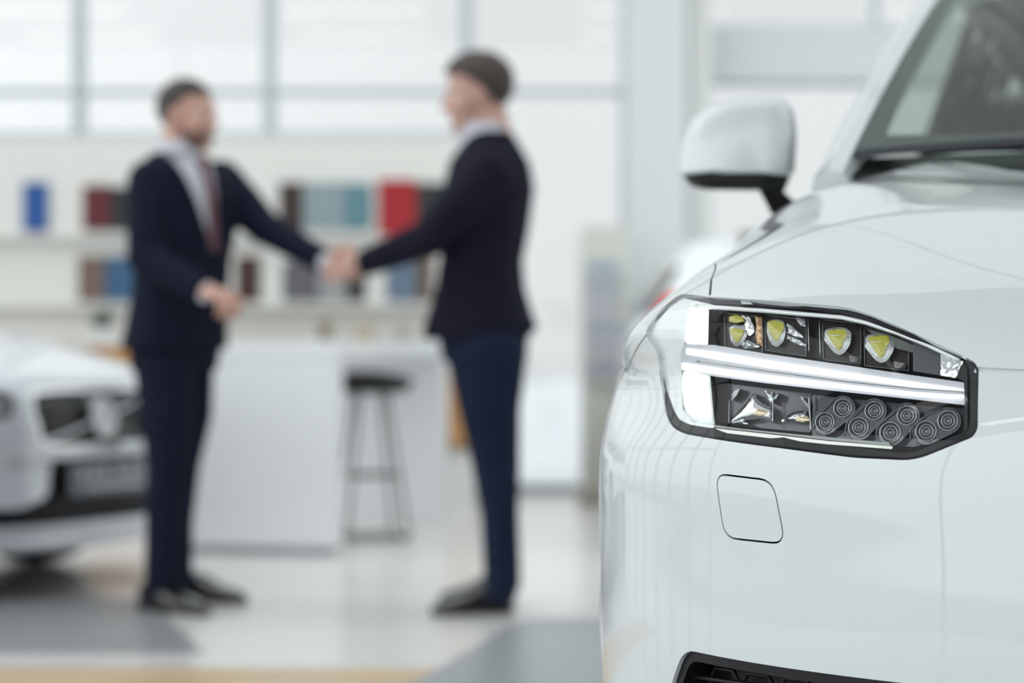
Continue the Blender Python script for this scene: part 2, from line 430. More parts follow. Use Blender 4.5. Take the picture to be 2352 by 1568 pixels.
# unseen ceiling panels behind the camera, added as fill light
M['lamp'] = mat('fill_light_diffuser', (.9, .9, .9), .5, emit=(1, .99, .97), es=3.2)
first = None; lamps = []
def place_light(x, y, lab):
    global first
    if first is None:
        r = empty('fill_light', (x, y, ZC-.05)); bm = B(); add_box(bm, (0, 0, .02), (1.9, .5, .06)); fromb('light_housing', bm, M['frame'], r)
        bm = B(); add_box(bm, (0, 0, -.015), (1.8, .4, .01)); fromb('light_diffuser', bm, M['lamp'], r); first = r
    else:
        r = first.copy(); COL.objects.link(r); r.location = (x, y, ZC-.05)
        for ch in first.children:
            c = ch.copy(); COL.objects.link(c); c.parent = r
    tag(r, lab, 'light', 'added fill light panels on the ceiling'); lamps.append(r)
for y_ in (-3.6, -1.2):
    for x_ in (-5.8, -2, 1.8, 5.4): place_light(x_, y_, 'added long white fill light panel under the showroom ceiling, out of the picture')

# ================================================================== accessory display wall and its swatches
DW = 13.9
bm = B(); zt = zw(318, DW); x0, x1 = -7.0, xw(1128, DW)
r = empty('display_wall', (x0, DW, 0), 0, 'long beige display wall with colour samples in two rows', 'display wall')
add_box(bm, ((x0+x1)/2, DW+.05, zt/2), (x1-x0, .1, zt)); fromb('panel', bm, mat('warm_white_board', (.74, .735, .70), .6), r, world=True)
for zz in (zw(545, DW), zw(705, DW)):
    bm = B(); add_box(bm, ((x0+x1)/2, DW-.04, zz), (x1-x0, .08, .012)); fromb('ledge', bm, mat('ledge_white', (.70, .70, .68), .5), r, world=True)
sw = [ # px0, px1, py0, py1, colour, words
 (50,108,418,530,(.022,.13,.48),'blue'), (188,250,424,528,(.17,.018,.03),'maroon'), (252,312,428,528,(.02,.02,.025),'black'),
 (640,694,418,545,(.045,.022,.020),'dark brown'), (700,790,418,526,(.33,.42,.46),'pale grey blue'), (791,852,420,526,(.17,.36,.42),'teal'),
 (868,955,412,546,(.55,.012,.025),'bright red'), (957,1040,420,530,(.025,.028,.03),'black'), 
 (178,238,588,690,(.27,.18,.145),'tan'), (240,312,588,690,(.06,.17,.34),'mid blue'), (540,596,588,690,(.065,.022,.018),'reddish brown'),
 (648,730,600,690,(.15,.145,.17),'slate grey'), (732,790,610,690,(.42,.42,.43),'silver grey'), (796,838,600,690,(.03,.028,.035),'black'), (886,955,596,690,(.20,.28,.40),'steel blue'),
 (957,992,590,690,(.16,.11,.09),'brown')]
near = {'black': ['beside the maroon one at the left man', 'beside the bright red one', 'below the handshake']}; bi = 0
for (a, b_, c, d, colr, w_) in sw:
    X0, X1, Z1, Z0 = xw(a, DW-.05), xw(b_, DW-.05), zw(c, DW-.05), zw(d, DW-.05)
    bm = B(); add_box(bm, ((X0+X1)/2, DW-.012, (Z0+Z1)/2), (X1-X0, .022, Z1-Z0), bev=.004)
    o = fromb('upholstery_sample', bm, mat('sample_'+w_.replace(' ', '_'), tuple(c_*(.62 if w_ in ('blue', 'mid blue', 'bright red', 'maroon', 'teal', 'tan', 'steel blue') else .75) for c_ in colr), .6))
    lab = '%s upholstery sample on the display wall, %s row' % (w_, 'upper' if c < 560 else 'lower')
    if w_ == 'black': lab = 'black upholstery sample on the display wall, '+near['black'][bi]; bi += 1
    tag(o, lab, 'sample', 'upholstery samples on the display wall')
# low cabinet in front of the wall
r = empty('low_cabinet', (-2.0, 13.4, 0), 0, 'low oak fronted cabinet on a white plinth along the display wall', 'cabinet')
X0, X1 = xw(205, 13.3), xw(1092, 13.3)
bm = B(); add_box(bm, ((X0+X1)/2, 13.45, zw(905, 13.2)), (X1-X0, .42, zw(790, 13.2)-zw(1030, 13.2)), bev=.004); fromb('oak_body', bm, mat('oak_front', (.50, .26, .10), .45, noise=(6, .12)), r, world=True)
bm = B(); zt2 = zw(1034, 13.2); add_box(bm, ((X0+X1)/2, 13.47, zt2/2), (X1-X0-.02, .38, zt2)); fromb('plinth', bm, M['wall'], r, world=True)
bm = B(); add_box(bm, ((X0+X1)/2, 13.45, zw(787, 13.2)), (X1-X0+.02, .44, .03)); fromb('worktop', bm, M['wall'], r, world=True)
tops = zw(787, 13.2)+.015
for (px, wd, hh, colr, nm, lab) in ((205+30, .10, .07, (.05,.09,.06), 'potted_plant', 'small dark green potted plant on the cabinet beside the silver car'),
      (747, .09, .10, (.22,.18,.12), 'cup', 'small brown cup on the cabinet above the white table'), (838, .10, .07, (.42,.34,.24), 'box', 'small tan box on the cabinet, middle of three objects'), (925, .11, .08, (.40,.38,.32), 'bowl', 'small beige bowl on the cabinet near the standing man in navy trousers')):
    c = Vector((xw(px, 13.4), 13.4, tops)); bm = B()
    if nm == 'potted_plant':
        add_lathe(bm, [(.001, 0), (.035, 0), (.05, .07), (.045, .07), (.04, .05), (.001, .05)], c, None, 16)
        o = fromb(nm, bm, M['wall']); tag(o, lab, 'plant'); bm = B(); rnd = random.Random(3)
        for i in range(34):
            a = rnd.uniform(0, 6.28); e = rnd.uniform(.2, 1.4); L = rnd.uniform(.08, .15); d = Vector((math.cos(a)*math.cos(e), math.sin(a)*math.cos(e), math.sin(e)))
            s_ = Vector((-math.sin(a), math.cos(a), 0))*.018; p0 = c+Vector((0, 0, .06)); v = [bm.verts.new(x) for x in (p0, p0+d*L*.5+s_, p0+d*L, p0+d*L*.5-s_)]; bm.faces.new(v)
        fromb('leaves', bm, mat('leaf_green', colr, .6), o)
    elif nm == 'box': add_box(bm, c+Vector((0, 0, hh/2)), (wd, .08, hh), bev=.004); tag(fromb(nm, bm, mat('tan_card', colr, .7)), lab, nm)
    elif nm == 'cup': add_lathe(bm, [(.001, 0), (.03, 0), (.042, hh), (.038, hh), (.028, .01), (.001, .01)], c, None, 20); tag(fromb(nm, bm, mat('brown_ceramic', colr, .5), smooth=True), lab, nm)
    else: add_lathe(bm, [(.001, 0), (.025, 0), (.06, hh*.8), (.055, hh*.8), (.02, .012), (.001, .012)], c, None, 20); tag(fromb(nm, bm, mat('beige_ceramic', colr, .5), smooth=True), lab, nm)
# literature stand by the pillar
DL = 13.9
r = empty('brochure_stand', (xw(1385, DL), DL, 0), 0, 'tall beige brochure stand between the glass door and the pillar', 'stand')
X0, X1 = xw(1336, DL), xw(1446, DL)
bm = B(); add_box(bm, ((X0+X1)/2, DL+.05, (zw(518, DL)+.05)/2), (X1-X0, .06, zw(518, DL)-.05), bev=.004); fromb('back_panel', bm, mat('pale_olive_board', (.60, .61, .56), .6), r, world=True)
bm = B(); add_box(bm, ((X0+X1)/2, DL, .035), (X1-X0+.04, .4, .07), bev=.01); fromb('base', bm, mat('brown_base', (.36, .32, .28), .5), r, world=True)
for i in range(6):
    z0 = zw(640+i*46, DL)
    bm = B(); add_box(bm, ((X0+X1)/2, DL+.005, z0-.012), (X1-X0-.05, .05, .008)); add_box(bm, ((X0+X1)/2, DL-.018, z0+.004), (X1-X0-.05, .004, .03)); fromb('tray', bm, mat('clear_grey_tray', (.55, .56, .56), .3), r, world=True)
    bm = B(); add_box(bm, (xw(1384, DL), DL+.004, z0+.046), (.17, .010, .104)); add_box(bm, (xw(1384, DL), DL-.0025, z0+.05), (.12, .003, .02))
    colr = [(.34,.39,.47), (.40,.42,.50), (.46,.47,.53), (.36,.39,.48), (.45,.45,.52), (.38,.40,.48)][i]
    lab = ['topmost', 'second from top', 'third from top', 'third from bottom', 'second from bottom', 'lowest'][i]
    tag(fromb('brochure', bm, mat('brochure_cover', colr, .5)), 'grey blue brochure in the tall stand, '+lab, 'brochure', 'brochures in the stand')

# ================================================================== white standing table and stool
A = Vector((-.765, 10.46, 0)); dv = Vector((.21, .978, 0)).normalized(); lv = Vector((-dv.y, dv.x, 0))
tb = empty('standing_table', A, math.atan2(dv.y, dv.x)-math.pi/2, 'white high standing table with thick end panels behind the two men', 'table')
M['white_lam'] = mat('white_laminate', (.84, .86, .87), .35)
H = .925; Wd = .70
def lbox(name, x0, x1, y0, y1, z0, z1, m, par=tb, bev=.004):
    bm = B(); add_box(bm, ((x0+x1)/2, (y0+y1)/2, (z0+z1)/2), (x1-x0, y1-y0, z1-z0), bev=bev); return fromb(name, bm, m, par)
lbox('end_panel', -Wd, 0, 0, .13, .035, H-.075, M['white_lam']); lbox('plinth', -Wd+.03, -.03, .03, .11, 0, .035, M['frame'])
lbox('table_top', -Wd-.005, .005, -.004, 2.09, H-.075, H, M['white_lam'])
lbox('leg_panel', -Wd, 0, 1.97, 2.08, 0, H-.075, M['white_lam'])
sc = Vector((-.665, 11.35, 0))
st = empty('bar_stool', sc, .3, 'black bar stool with thin metal legs tucked under the white table', 'stool')
bm = B(); rings = []
for rr, zz in ((.03, .685), (.12, .68), (.17, .69), (.195, .715), (.205, .745), (.198, .748), (.185, .72), (.12, .705), (.03, .702)):
    rings.append([(rr*math.cos(a)*1.0, rr*.95*math.sin(a), zz+(.035 if rr > .15 else 0)*max(0, math.sin(a))) for a in np.linspace(0, 2*math.pi, 25)[:-1]])
add_loft(bm, rings); fromb('seat', bm, mat('black_seat_shell', (.02, .019, .022), .5), st, smooth=True)
M['leg_metal'] = mat('dark_metal_leg', (.14, .14, .145), .4, .5)
tops_ = []; 
for i in range(4):
    a = math.pi/4+i*math.pi/2; t = Vector((.09*math.cos(a), .09*math.sin(a), .685)); b_ = Vector((.21*math.cos(a), .21*math.sin(a), .008)); tops_.append((t, b_))
    bm = B(); add_tube(bm, [t, b_], .009, 8); fromb('leg', bm, M['leg_metal'], st, smooth=True)
for zf, rad in ((.30, .008), (.012, .008)):
    bm = B(); c = []
    for t, b_ in tops_: f = (t.z-zf)/(t.z-b_.z); c.append(t+(b_-t)*min(1, f))
    add_tube(bm, c+[c[0]], rad, 6, caps=False); fromb('footrest' if zf > .1 else 'floor_ring', bm, M['leg_metal'], st, smooth=True)
# ================================================================== foreground SUV
TH = math.radians(16.0)
suv = empty('suv', (0.931, 2.552, 0.0), -TH, 'large glossy white SUV with lit LED headlight, close up, cropped by the frame', 'car')
RU = [0, .25, .45, .62, .76, .872, .950, .986, .994]
RW = [0, .012, .045, .10, .18, .285, .40, .49, .56]
def frow(z, dw, bu, i8, dwc=0.0):
    r = []
    for i in range(8):
        k = max(0, i-4)/3.0
        r.append((RU[i]*(1-(1-bu)*(0.3+0.7*k)), RW[i]+dw+dwc*k, z))
    r.append(i8); return r
def hrow(us, ws, zs): return [(a, b, c) for a, b, c in zip(us, ws, zs)]
net = [
 frow(.20, .07, .972, (.945, .545, .20)),
 frow(.36, .015, .988, (.965, .55, .36)),
 frow(.54, -.006, .997, (.98, .56, .54)),
 frow(.70, 0, 1.0, (.99, .59, .68)),
 frow(.80, .008, .999, (.992, .63, .755), .01),
 frow(.88, .030, .985, (.992, .70, .80), .03),
 hrow([0,.25,.445,.612,.752,.866,.940,.968,.992], [.075,.085,.110,.150,.22,.315,.44,.60,.82], [.915,.925,.940,.955,.957,.947,.918,.880,.815]),
 hrow([0,.25,.440,.605,.738,.845,.918,.955,.992], [.15,.157,.175,.215,.285,.38,.51,.69,.92], [.968,.975,.988,1.000,1.005,.994,.955,.905,.82]),
 hrow([0,.25,.440,.605,.735,.835,.905,.950,.992], [.30,.305,.325,.365,.43,.52,.64,.82,1.05], [1.030,1.036,1.048,1.058,1.053,1.030,.988,.925,.81]),
 hrow([0,.25,.440,.610,.745,.845,.915,.955,.992], [.60,.605,.62,.65,.71,.79,.89,1.02,1.18], [1.095,1.103,1.116,1.120,1.105,1.068,1.020,.955,.78]),
 hrow([0,.25,.440,.620,.760,.860,.925,.962,.992], [.98,.985,1.0,1.02,1.06,1.11,1.17,1.25,1.30], [1.145,1.152,1.165,1.175,1.165,1.122,1.060,.98,.70]),
 hrow([0,.25,.440,.625,.768,.865,.928,.963,.992], [1.18,1.185,1.195,1.215,1.25,1.29,1.33,1.385,1.38], [1.163,1.170,1.182,1.192,1.177,1.133,1.072,.99,.62]),
 hrow([0,.25,.440,.630,.775,.870,.930,.965,.990], [1.36,1.365,1.375,1.39,1.42,1.45,1.48,1.50,1.44], [1.225,1.230,1.238,1.238,1.205,1.150,1.085,1.00,.50]),
]
S = Surf(net, 8, 4, suv)

HL = [(1560,676),(1630,682),(1700,686),(1850,697),(1950,706),(2005,724),(2100,765),(2200,810),(2240,832),(2248,852),(2246,985),(2234,1004),
      (2120,1050),(2085,1057),(1960,1051),(1800,1030),(1640,1008),(1572,996),(1545,982),(1530,955),(1521,900),(1513,835),(1508,806),(1481,769),(1500,733),(1530,700)]
hl = S.tvs(HL)
hlr = resample(round_poly(hl, .012), .010, True)
cap = S.tvs([(1643,1087),(1775,1103),(1804,1249),(1664,1234)])
capr = resample(round_poly(cap, .020), .008, True)
# lower intake: visible top-left corner, the rest continues below the frame
it = S.tvs([(2500,1628),(2100,1571),(1570,1490),(1543,1568)])
it += [S.tvs([(1536,1640)])[0]]
gb = .30
intake = [it[0], it[1], it[2], it[3], it[4]]
tv_b = S.hit(1560, 1760)[0] if S.hit(1560, 1760) else np.array([it[4][0], .05])
intake = [np.array([-0.02, it[0][1]-.02])]+intake+[np.array([tv_b[0], .06]), np.array([-0.02, .06])]
mirror = lambda poly: [np.array([-p[0], p[1]]) for p in poly]
# intake spans the whole width: build as one symmetrical polygon
half = round_poly(intake[1:-1], [.0, .0, .035, .01, .01, .04], closed=False)
intp = [np.array(p) for p in half]+[np.array([-p[0], p[1]]) for p in half[::-1]]
intr = resample(intp, .012, True)
# main grille, centre of the nose (right of the picture edge)
v55 = S.hit(1900, 1300)[0][1]
def v_at(z, t=0.0):
    vs = np.linspace(0, S.V, 400); zz = S.ev(np.full(400, t), vs)[:, 2]
    return vs[np.argmax(zz > z)]
grl = round_poly([(-.36, v_at(.895)), (-.385, v_at(.70)), (-.33, v_at(.56)), (.33, v_at(.56)), (.385, v_at(.70)), (.36, v_at(.895))], .03)
grr = resample(grl, .012, True)
# seams
seam_w = .0042
shut = S.tvs([(2352,853),(2246,848)])
e0 = shut[0]; vh = e0[1]
hoodline = [np.array([0.0, vh+.004]), np.array([e0[0], vh]), shut[1]]
inner_hl = []                                 # follow the lamp's top edge, just inside its opening
topedge = S.tvs([(2236,846),(2198,824),(2100,780),(2000,738),(1950,720),(1850,710),(1700,698),(1632,694)])
seam_up = S.tvs([(1631,678),(1634,640),(1642,604)])
tE, vE = seam_up[-1]
fendseam = [np.array(p) for p in seam_up]+[np.array([tE+.004, vE+.10]), np.array([tE+.012, vE+.35]), np.array([tE+.015, vE+.75]), np.array([tE+.010, S.V])]
half_hood = hoodline+[np.array(p) for p in topedge]+fendseam
fseam = resample(fendseam, .012)
nseam = resample([hoodline[0], hoodline[1], hoodline[2], np.array(topedge[0])], .012)
bseam = resample([S.hit(1484, 770)[0], S.hit(1440, 850)[0] if S.hit(1440, 850) else S.hit(1484, 770)[0]+np.array([.05, -.01]), np.array([S.T, S.hit(1484, 770)[0][1]-.03])], .012)
rib = [ribbon(fseam, seam_w), ribbon(bseam, .003), ribbon(nseam, .0065)]
rib += [mirror(r) for r in rib]
co, ci = loop_ribbon(capr, .0022)
holes = [hlr, mirror(hlr), grr, intr]
cons = [(h, True) for h in holes]+[(r, True) for r in rib]+[(co, True), (ci, True)]
tv0 = S.hit(1400, 1200)[0]
V2, F = S.mesh_tris(cons, .028, (.30, 1.05, v_at(.45, .5), v_at(1.03, .5), .011))
cen = V2[F].mean(1)
dropm = np.zeros(len(F), bool)
for h in holes+rib: dropm |= in_poly(cen, h)
dropm |= in_poly(cen, co) & ~in_poly(cen, ci)
hoodpoly = [np.array(p) for p in half_hood]+[np.array([-p[0], p[1]]) for p in half_hood[::-1]]
is_hood = in_poly(cen, hoodpoly) & ~dropm
is_cap = in_poly(cen, ci)
bl = lambda sgn: [np.array([sgn*p[0], p[1]]) for p in [*bseam]]
def fend_poly(sg):
    a = [np.array(p) for p in bseam]
    pts = [np.array([tE, vE-.3])*0+np.array(seam_up[0])]+a+[np.array([S.T+.1, S.V+.1]), np.array([fendseam[-1][0], S.V+.1])]+[np.array(p) for p in fendseam[::-1]]
    return [np.array([sg*p[0], p[1]]) for p in pts]
is_fr = in_poly(cen, fend_poly(1)) & ~dropm & ~is_hood
is_fl = in_poly(cen, fend_poly(-1)) & ~dropm & ~is_hood
is_b = ~(dropm | is_hood | is_cap | is_fr | is_fl)
S.panel('hood', V2, F, is_hood, M['paint'], suv)
S.panel('fender', V2, F, is_fr, M['paint'], suv)
S.panel('fender', V2, F, is_fl, M['paint'], suv)
bump = S.panel('bumper', V2, F, is_b, M['paint'], suv)
tow = S.panel('tow_hook_cover', V2, F, is_cap, M['paint'], bump)
for k_ in (2, 5):                               # pale body edge seen down in the wide bonnet gap
    S.panel('gap_flange', V2, F, in_poly(cen, rib[k_]), M['paint'], suv, lip=0, off=-.0045)
# dark inner structure behind the gaps
V3, F3 = S.mesh_tris([(resample(offset_poly(h, -.014 if area2(h) > 0 else .014), .03), True) for h in holes], .05)
c3 = V3[F3].mean(1); d3 = np.zeros(len(F3), bool)
for h in holes: d3 |= in_poly(c3, offset_poly(h, -.014 if area2(h) > 0 else .014))
S.panel('inner_structure', V3, F3, ~d3, M['void'], suv, lip=0, off=-.012)

# ---------------------------------------------------------------- headlight
def dS(px, py):
    return S.dep(px, py)
def HP(px, py, off):
    d = S.dep(px, py)
    return P(px, py, d+off)
# the lamp's own back planes: smooth depth across the lamp so inner parts stay straight
def lamp_depth(px, py):
    return S.dep(px, py)
def seg_dist(q, a, b):
    ax, ay = float(a[0]), float(a[1]); dx, dy = float(b[0])-ax, float(b[1])-ay; L = dx*dx+dy*dy
    t = max(0.0, min(1.0, ((q.x-ax)*dx+(q.y-ay)*dy)/L)) if L > 0 else 0
    return math.hypot(q.x-ax-dx*t, q.y-ay-dy*t)
def pprism(name, pix, o1, o2, m, parent, rad=0, step=14, bev=0, smooth=False, nocap=False, dome=0.0, wave=0.0, cell=22):
    """solid piece whose face has the given outline, lying o1 behind the lamp surface and reaching back to o2"""
    pp = resample(round_poly(pix, rad, seg=6) if rad else [np.array(p, float) for p in pix], step, True)
    n = len(pp); fr = [HP(p[0], p[1], o1) for p in pp]; bk = [HP(p[0], p[1], o2) for p in pp]
    bm = B()
    # inner grid so that the face follows the curve
    r = delaunay_2d_cdt([Vector(p) for p in pp]+[Vector((x, y)) for x in np.arange(min(p[0] for p in pp)+7, max(p[0] for p in pp), cell) for y in np.arange(min(p[1] for p in pp)+7, max(p[1] for p in pp), cell) if in_poly(np.array([[x, y]]), pp)[0]],
                        [(i, (i+1) % n) for i in range(n)], [], 1, 1e-5)
    def rise(q):
        if not dome and not wave: return 0.0
        e = min(seg_dist(q, pp[i], pp[(i+1) % n]) for i in range(n))/max(rmax, 1e-6)
        return dome*(1-(1-min(1, e))**2)+wave*min(1, e*3)*(math.sin(q.x*.31+q.y*.12)+math.sin(q.x*.13-q.y*.37+1.3))
    mx_ = [min(seg_dist(q, pp[i], pp[(i+1) % n]) for i in range(n)) for q in r[0]] if (dome or wave) else [1]
    rmax = max(mx_)
    vv = [bm.verts.new(HP(q.x, q.y, o1-rise(q))) for q in r[0]]
    for f in r[2]:
        try: bm.faces.new([vv[i] for i in f])
        except ValueError: pass
    a = [bm.verts.new(p) for p in fr]; b = [bm.verts.new(p) for p in bk]
    for i in range(n): bm.faces.new((a[i], a[(i+1) % n], b[(i+1) % n], b[i]))
    if not nocap: bm.faces.new(b)
    bmesh.ops.remove_doubles(bm, verts=bm.verts, dist=1e-6)
    o = fromb(name, bm, m, parent, smooth=smooth or bool(dome or wave), world=True)
    if dome or wave: o.modifiers.new('e', 'EDGE_SPLIT').split_angle = math.radians(48)
    return o
def pring(name, outer, inner, o1, o2, m, parent, o1b=None):
    """band between two outlines with the same number of points, with depth"""
    n = len(outer); bm = B(); o1b = o1 if o1b is None else o1b
    A = [bm.verts.new(HP(p[0], p[1], o1)) for p in outer]; Bq = [bm.verts.new(HP(p[0], p[1], o1b)) for p in inner]
    C = [bm.verts.new(HP(p[0], p[1], o2)) for p in inner]; D = [bm.verts.new(HP(p[0], p[1], o2)) for p in outer]
    for i in range(n):
        j = (i+1) % n
        bm.faces.new((A[i], A[j], Bq[j], Bq[i])); bm.faces.new((Bq[i], Bq[j], C[j], C[i])); bm.faces.new((C[i], C[j], D[j], D[i])); bm.faces.new((D[i], D[j], A[j], A[i]))
    return fromb(name, bm, m, parent, world=True)
M['gasket'] = mat('black_seal', (0.008, 0.009, 0.011), 0.3, spec=0.25)
M['bucket'] = mat('brown_black_bucket', (0.014, 0.009, 0.008), 0.3, spec=.3)
M['bucket2'] = mat('grey_bucket', (0.11, 0.105, 0.115), 0.22, 0.6)
M['bezel'] = mat('silver_white_bezel', (0.84, 0.86, 0.87), 0.25, 0.35, 0.5)
M['guide'] = mat('light_guide', (0.50, 0.51, 0.56), 0.2, 0.0, 0.6, emit=(0.9, 0.93, 1.0), es=0.10)
M['yellow'] = mat('yellow_phosphor', (0.42, 0.39, 0.015), 0.3, 0, 1.0, emit=(0.6, 0.55, 0.02), es=0.03)
M['lensgrey'] = mat('frosted_lens_rim', (0.42, 0.43, 0.44), 0.12, 0.4, 1.0)
M['amber'] = mat('copper_reflection_plate', (0.42, 0.26, 0.15), 0.2, 0.9)
M['capsule'] = mat('clear_grey_optic', (0.085, 0.092, 0.105), 0.10, 0.35, 1.0)
M['dim'] = mat('dim_optic_edge', (0.16, 0.17, 0.19), 0.2, 0.7)
M['ring'] = mat('bright_optic_edge', (0.45, 0.48, 0.5), 0.10, 0.9)

k = len(HL)
INN = [(1572,684),(1632,697),(1700,701),(1850,710),(1946,723),(2000,740),(2092,776),(2180,806),(2214,824),(2222,850),(2222,980),(2212,992),
       (2112,1034),(2078,1041),(1960,1027),(1800,1004),(1640,982),(1584,974),(1560,962),(1545,935),(1530,895),(1519,835),(1514,808),(1489,771),(1506,738),(1536,708)]
lamp = pring('headlight', HL, INN, .003, .10, M['gasket'], suv, .012)
lamp['label'] = 'headlight with black seal and lit strips'
hlc = [tuple(p) for p in hlr]
# back wall of the lamp: dark cavity
pprism('lamp_housing', [(p[0], p[1]) for p in HL], .085, .10, M['void'], lamp, step=40)
mid = [(1600,704),(1640,707),(1750,712),(1930,728),(1990,742),(2090,786),(2170,812),(2214,834),(2216,975),(2100,1030),(1960,1022),(1640,975),(1580,962),(1566,930),(1560,830),(1575,720)]
# silver wrap-round bezel on the outer side
pprism('bezel', [(1562,683),(1640,700),(1640,706),(1584,708),(1572,790),(1566,850),(1568,940),(1590,968),(1640,976),(1640,984),(1580,974),(1556,960),(1544,930),(1530,890),(1520,835),(1515,806),(1490,771),(1507,739),(1537,708)], .012, .05, M['bezel'], lamp, step=10)
pprism('bezel', [(1575,704),(1628,706),(1626,800),(1566,800)], .020, .05, M['bezel'], lamp, step=10)
pprism('bezel', [(1563,840),(1630,850),(1640,978),(1585,966),(1566,935)], .020, .05, M['bezel'], lamp, step=10)
# upper dark bucket
pprism('upper_bucket', [(1628,708),(1760,716),(1930,732),(1990,745),(2060,770),(2096,784),(2094,852),(1900,826),(1760,806),(1624,784)], .050, .078, M['bucket'], lamp, rad=4)
# bright frame line round the buckets
def pline(name, pix, off, r, m, parent, closed=False, step=12, seg=8):
    pp = resample([np.array(p, float) for p in pix], step, closed)
    pts = [HP(p[0], p[1], off) for p in pp]
    if closed: pts.append(pts[0])
    bm = B(); add_tube(bm, pts, r, seg); return fromb(name, bm, m, parent, smooth=True, world=True)
pline('bucket_rim', [(1600,703),(1750,713),(1935,729),(1990,741),(2060,764),(2130,792),(2205,828)], .016, .0030, M['bezel'], lamp)
pline('bucket_rim', [(1622,706),(1621,786)], .022, .0016, M['ring'], lamp)
pline('bucket_rim', [(1630,877),(1640,978)], .022, .0018, M['bezel'], lamp)
pline('bucket_rim', [(1858,905),(1863,990)], .030, .0014, M['ring'], lamp)
# four projector lenses
def prounded(x0, y0, x1, y1, sl=0.0):
    return [(x0, y0), (x1, y0+(x1-x0)*sl), (x1-1, y1+(x1-x0)*sl), (x0+1, y1)]
proj = [(1664,718,1752,802,.12,0),(1757,722,1852,804,.14,1),(1890,734,1978,826,.10,2),(1985,744,2088,840,.10,3)]
for (x0, y0, x1, y1, sl, q) in proj:
    bx = pprism('projector_module', prounded(x0, y0, x1, y1, sl), .036, .060, M['bucket'], lamp, rad=10)
    cx, cy = (x0+x1)/2, (y0+y1)/2+(x1-x0)*sl/2
    # thin bright edge of the module's glass block
    o = prounded(x0, y0, x1, y1, sl); 
    pline('module_edge', [o[0], o[1], o[2], o[3]], .034, .0007, M['dim'], bx, closed=True)
    if q >= 2:
        s = 1.0 if q == 2 else 1.08
        c = (cx-8, cy-6) if q == 2 else (cx-14, cy-3)
        body = [(-33,-22),(-8,-28),(18,-26),(30,-14),(28,10),(16,30),(2,38),(-12,30),(-26,12),(-34,2)]
        pprism('projector_lens', [(c[0]+x*s, c[1]+y*s) for x, y in body], .028, .040, M['lensgrey'], lamp, rad=9, dome=.004, wave=.0003, cell=7, step=6)
        yl = [(-28,-18),(-6,-23),(16,-22),(20,-10),(12,4),(8,20),(-2,26),(-10,14),(-20,0)]
        pprism('led_chip', [(c[0]+x*s, c[1]+y*s) for x, y in yl], .0240, .030, M['yellow'], lamp, rad=5, dome=.0022, wave=.0003, cell=6, step=5)
        pline('chip_glint', [(c[0]-22*s, c[1]-10*s), (c[0]-10*s, c[1]-8*s), (c[0]+2*s, c[1]-9*s)], .0218, .0005, M['chrome'], lamp)
        pprism('lens_shade', [(cx+16, y1-12+8*sl), (cx+44, y1-14+9), (cx+42, y1-2+9), (cx+18, y1-2+6)], .030, .045, M['gloss_black'], lamp, rad=3)
    elif q == 0:
        pprism('projector_lens', [(1672,752),(1684,746),(1700,748),(1712,744),(1716,770),(1706,790),(1690,797),(1678,785)], .028, .040, M['lensgrey'], lamp, rad=6, dome=.004, wave=.0003, cell=7, step=6)
        pprism('led_chip', [(1674,726),(1690,722),(1706,728),(1710,738),(1690,742),(1674,738)], .0240, .034, M['yellow'], lamp, rad=3, dome=.0022, wave=.0003, cell=6, step=5)
        pprism('led_chip', [(1674,755),(1690,753),(1708,757),(1706,770),(1697,784),(1690,788),(1682,774)], .0240, .034, M['yellow'], lamp, rad=4, dome=.0022, wave=.0003, cell=6, step=5)
        pprism('reflector_facet', [(1702,722),(1722,728),(1730,745),(1733,762),(1722,772),(1712,764),(1710,742)], .028, .036, M['chrome'], lamp, rad=4, dome=.002, wave=.0008, cell=5, step=5)
        pprism('reflector_plate', [(1732,722),(1750,724),(1752,796),(1738,790),(1733,768),(1736,748)], .029, .040, M['amber'], lamp, rad=3, dome=.002, wave=.0006, cell=5, step=5)
        pprism('reflector_facet', [(1700,790),(1716,780),(1732,788),(1746,796),(1730,800),(1708,799)], .028, .036, M['ring'], lamp, rad=3, dome=.002, wave=.0008, cell=5, step=5)
    else:
        pprism('projector_lens', [(1760,738),(1778,732),(1800,736),(1806,758),(1800,784),(1786,798),(1770,790),(1760,766)], .028, .040, M['lensgrey'], lamp, rad=8, dome=.004, wave=.0003, cell=7, step=6)
        pprism('led_chip', [(1761,738),(1780,735),(1798,740),(1801,752),(1792,770),(1788,783),(1776,780),(1766,760)], .0240, .034, M['yellow'], lamp, rad=5, dome=.0022, wave=.0003, cell=6, step=5)
        pprism('reflector_facet', [(1806,742),(1822,750),(1840,766),(1846,776),(1826,772),(1808,764)], .028, .036, M['satin'], lamp, rad=3, dome=.002, wave=.0008, cell=5, step=5)
        pprism('reflector_facet', [(1826,728),(1850,732),(1850,750),(1838,748)], .029, .036, M['lensgrey'], lamp, rad=2, dome=.002, wave=.0008, cell=5, step=5)
        pprism('reflector_facet', [(1808,768),(1830,776),(1852,790),(1850,797),(1826,788),(1806,778)], .028, .036, M['ring'], lamp, rad=2, dome=.002, wave=.0008, cell=5, step=5)
# separators
for x, y0, y1 in ((1856, 724, 808), (1882, 730, 816)):
    pline('bucket_rim', [(x, y0), (x+2, y1)], .034, .0008, M['ring'], lamp)
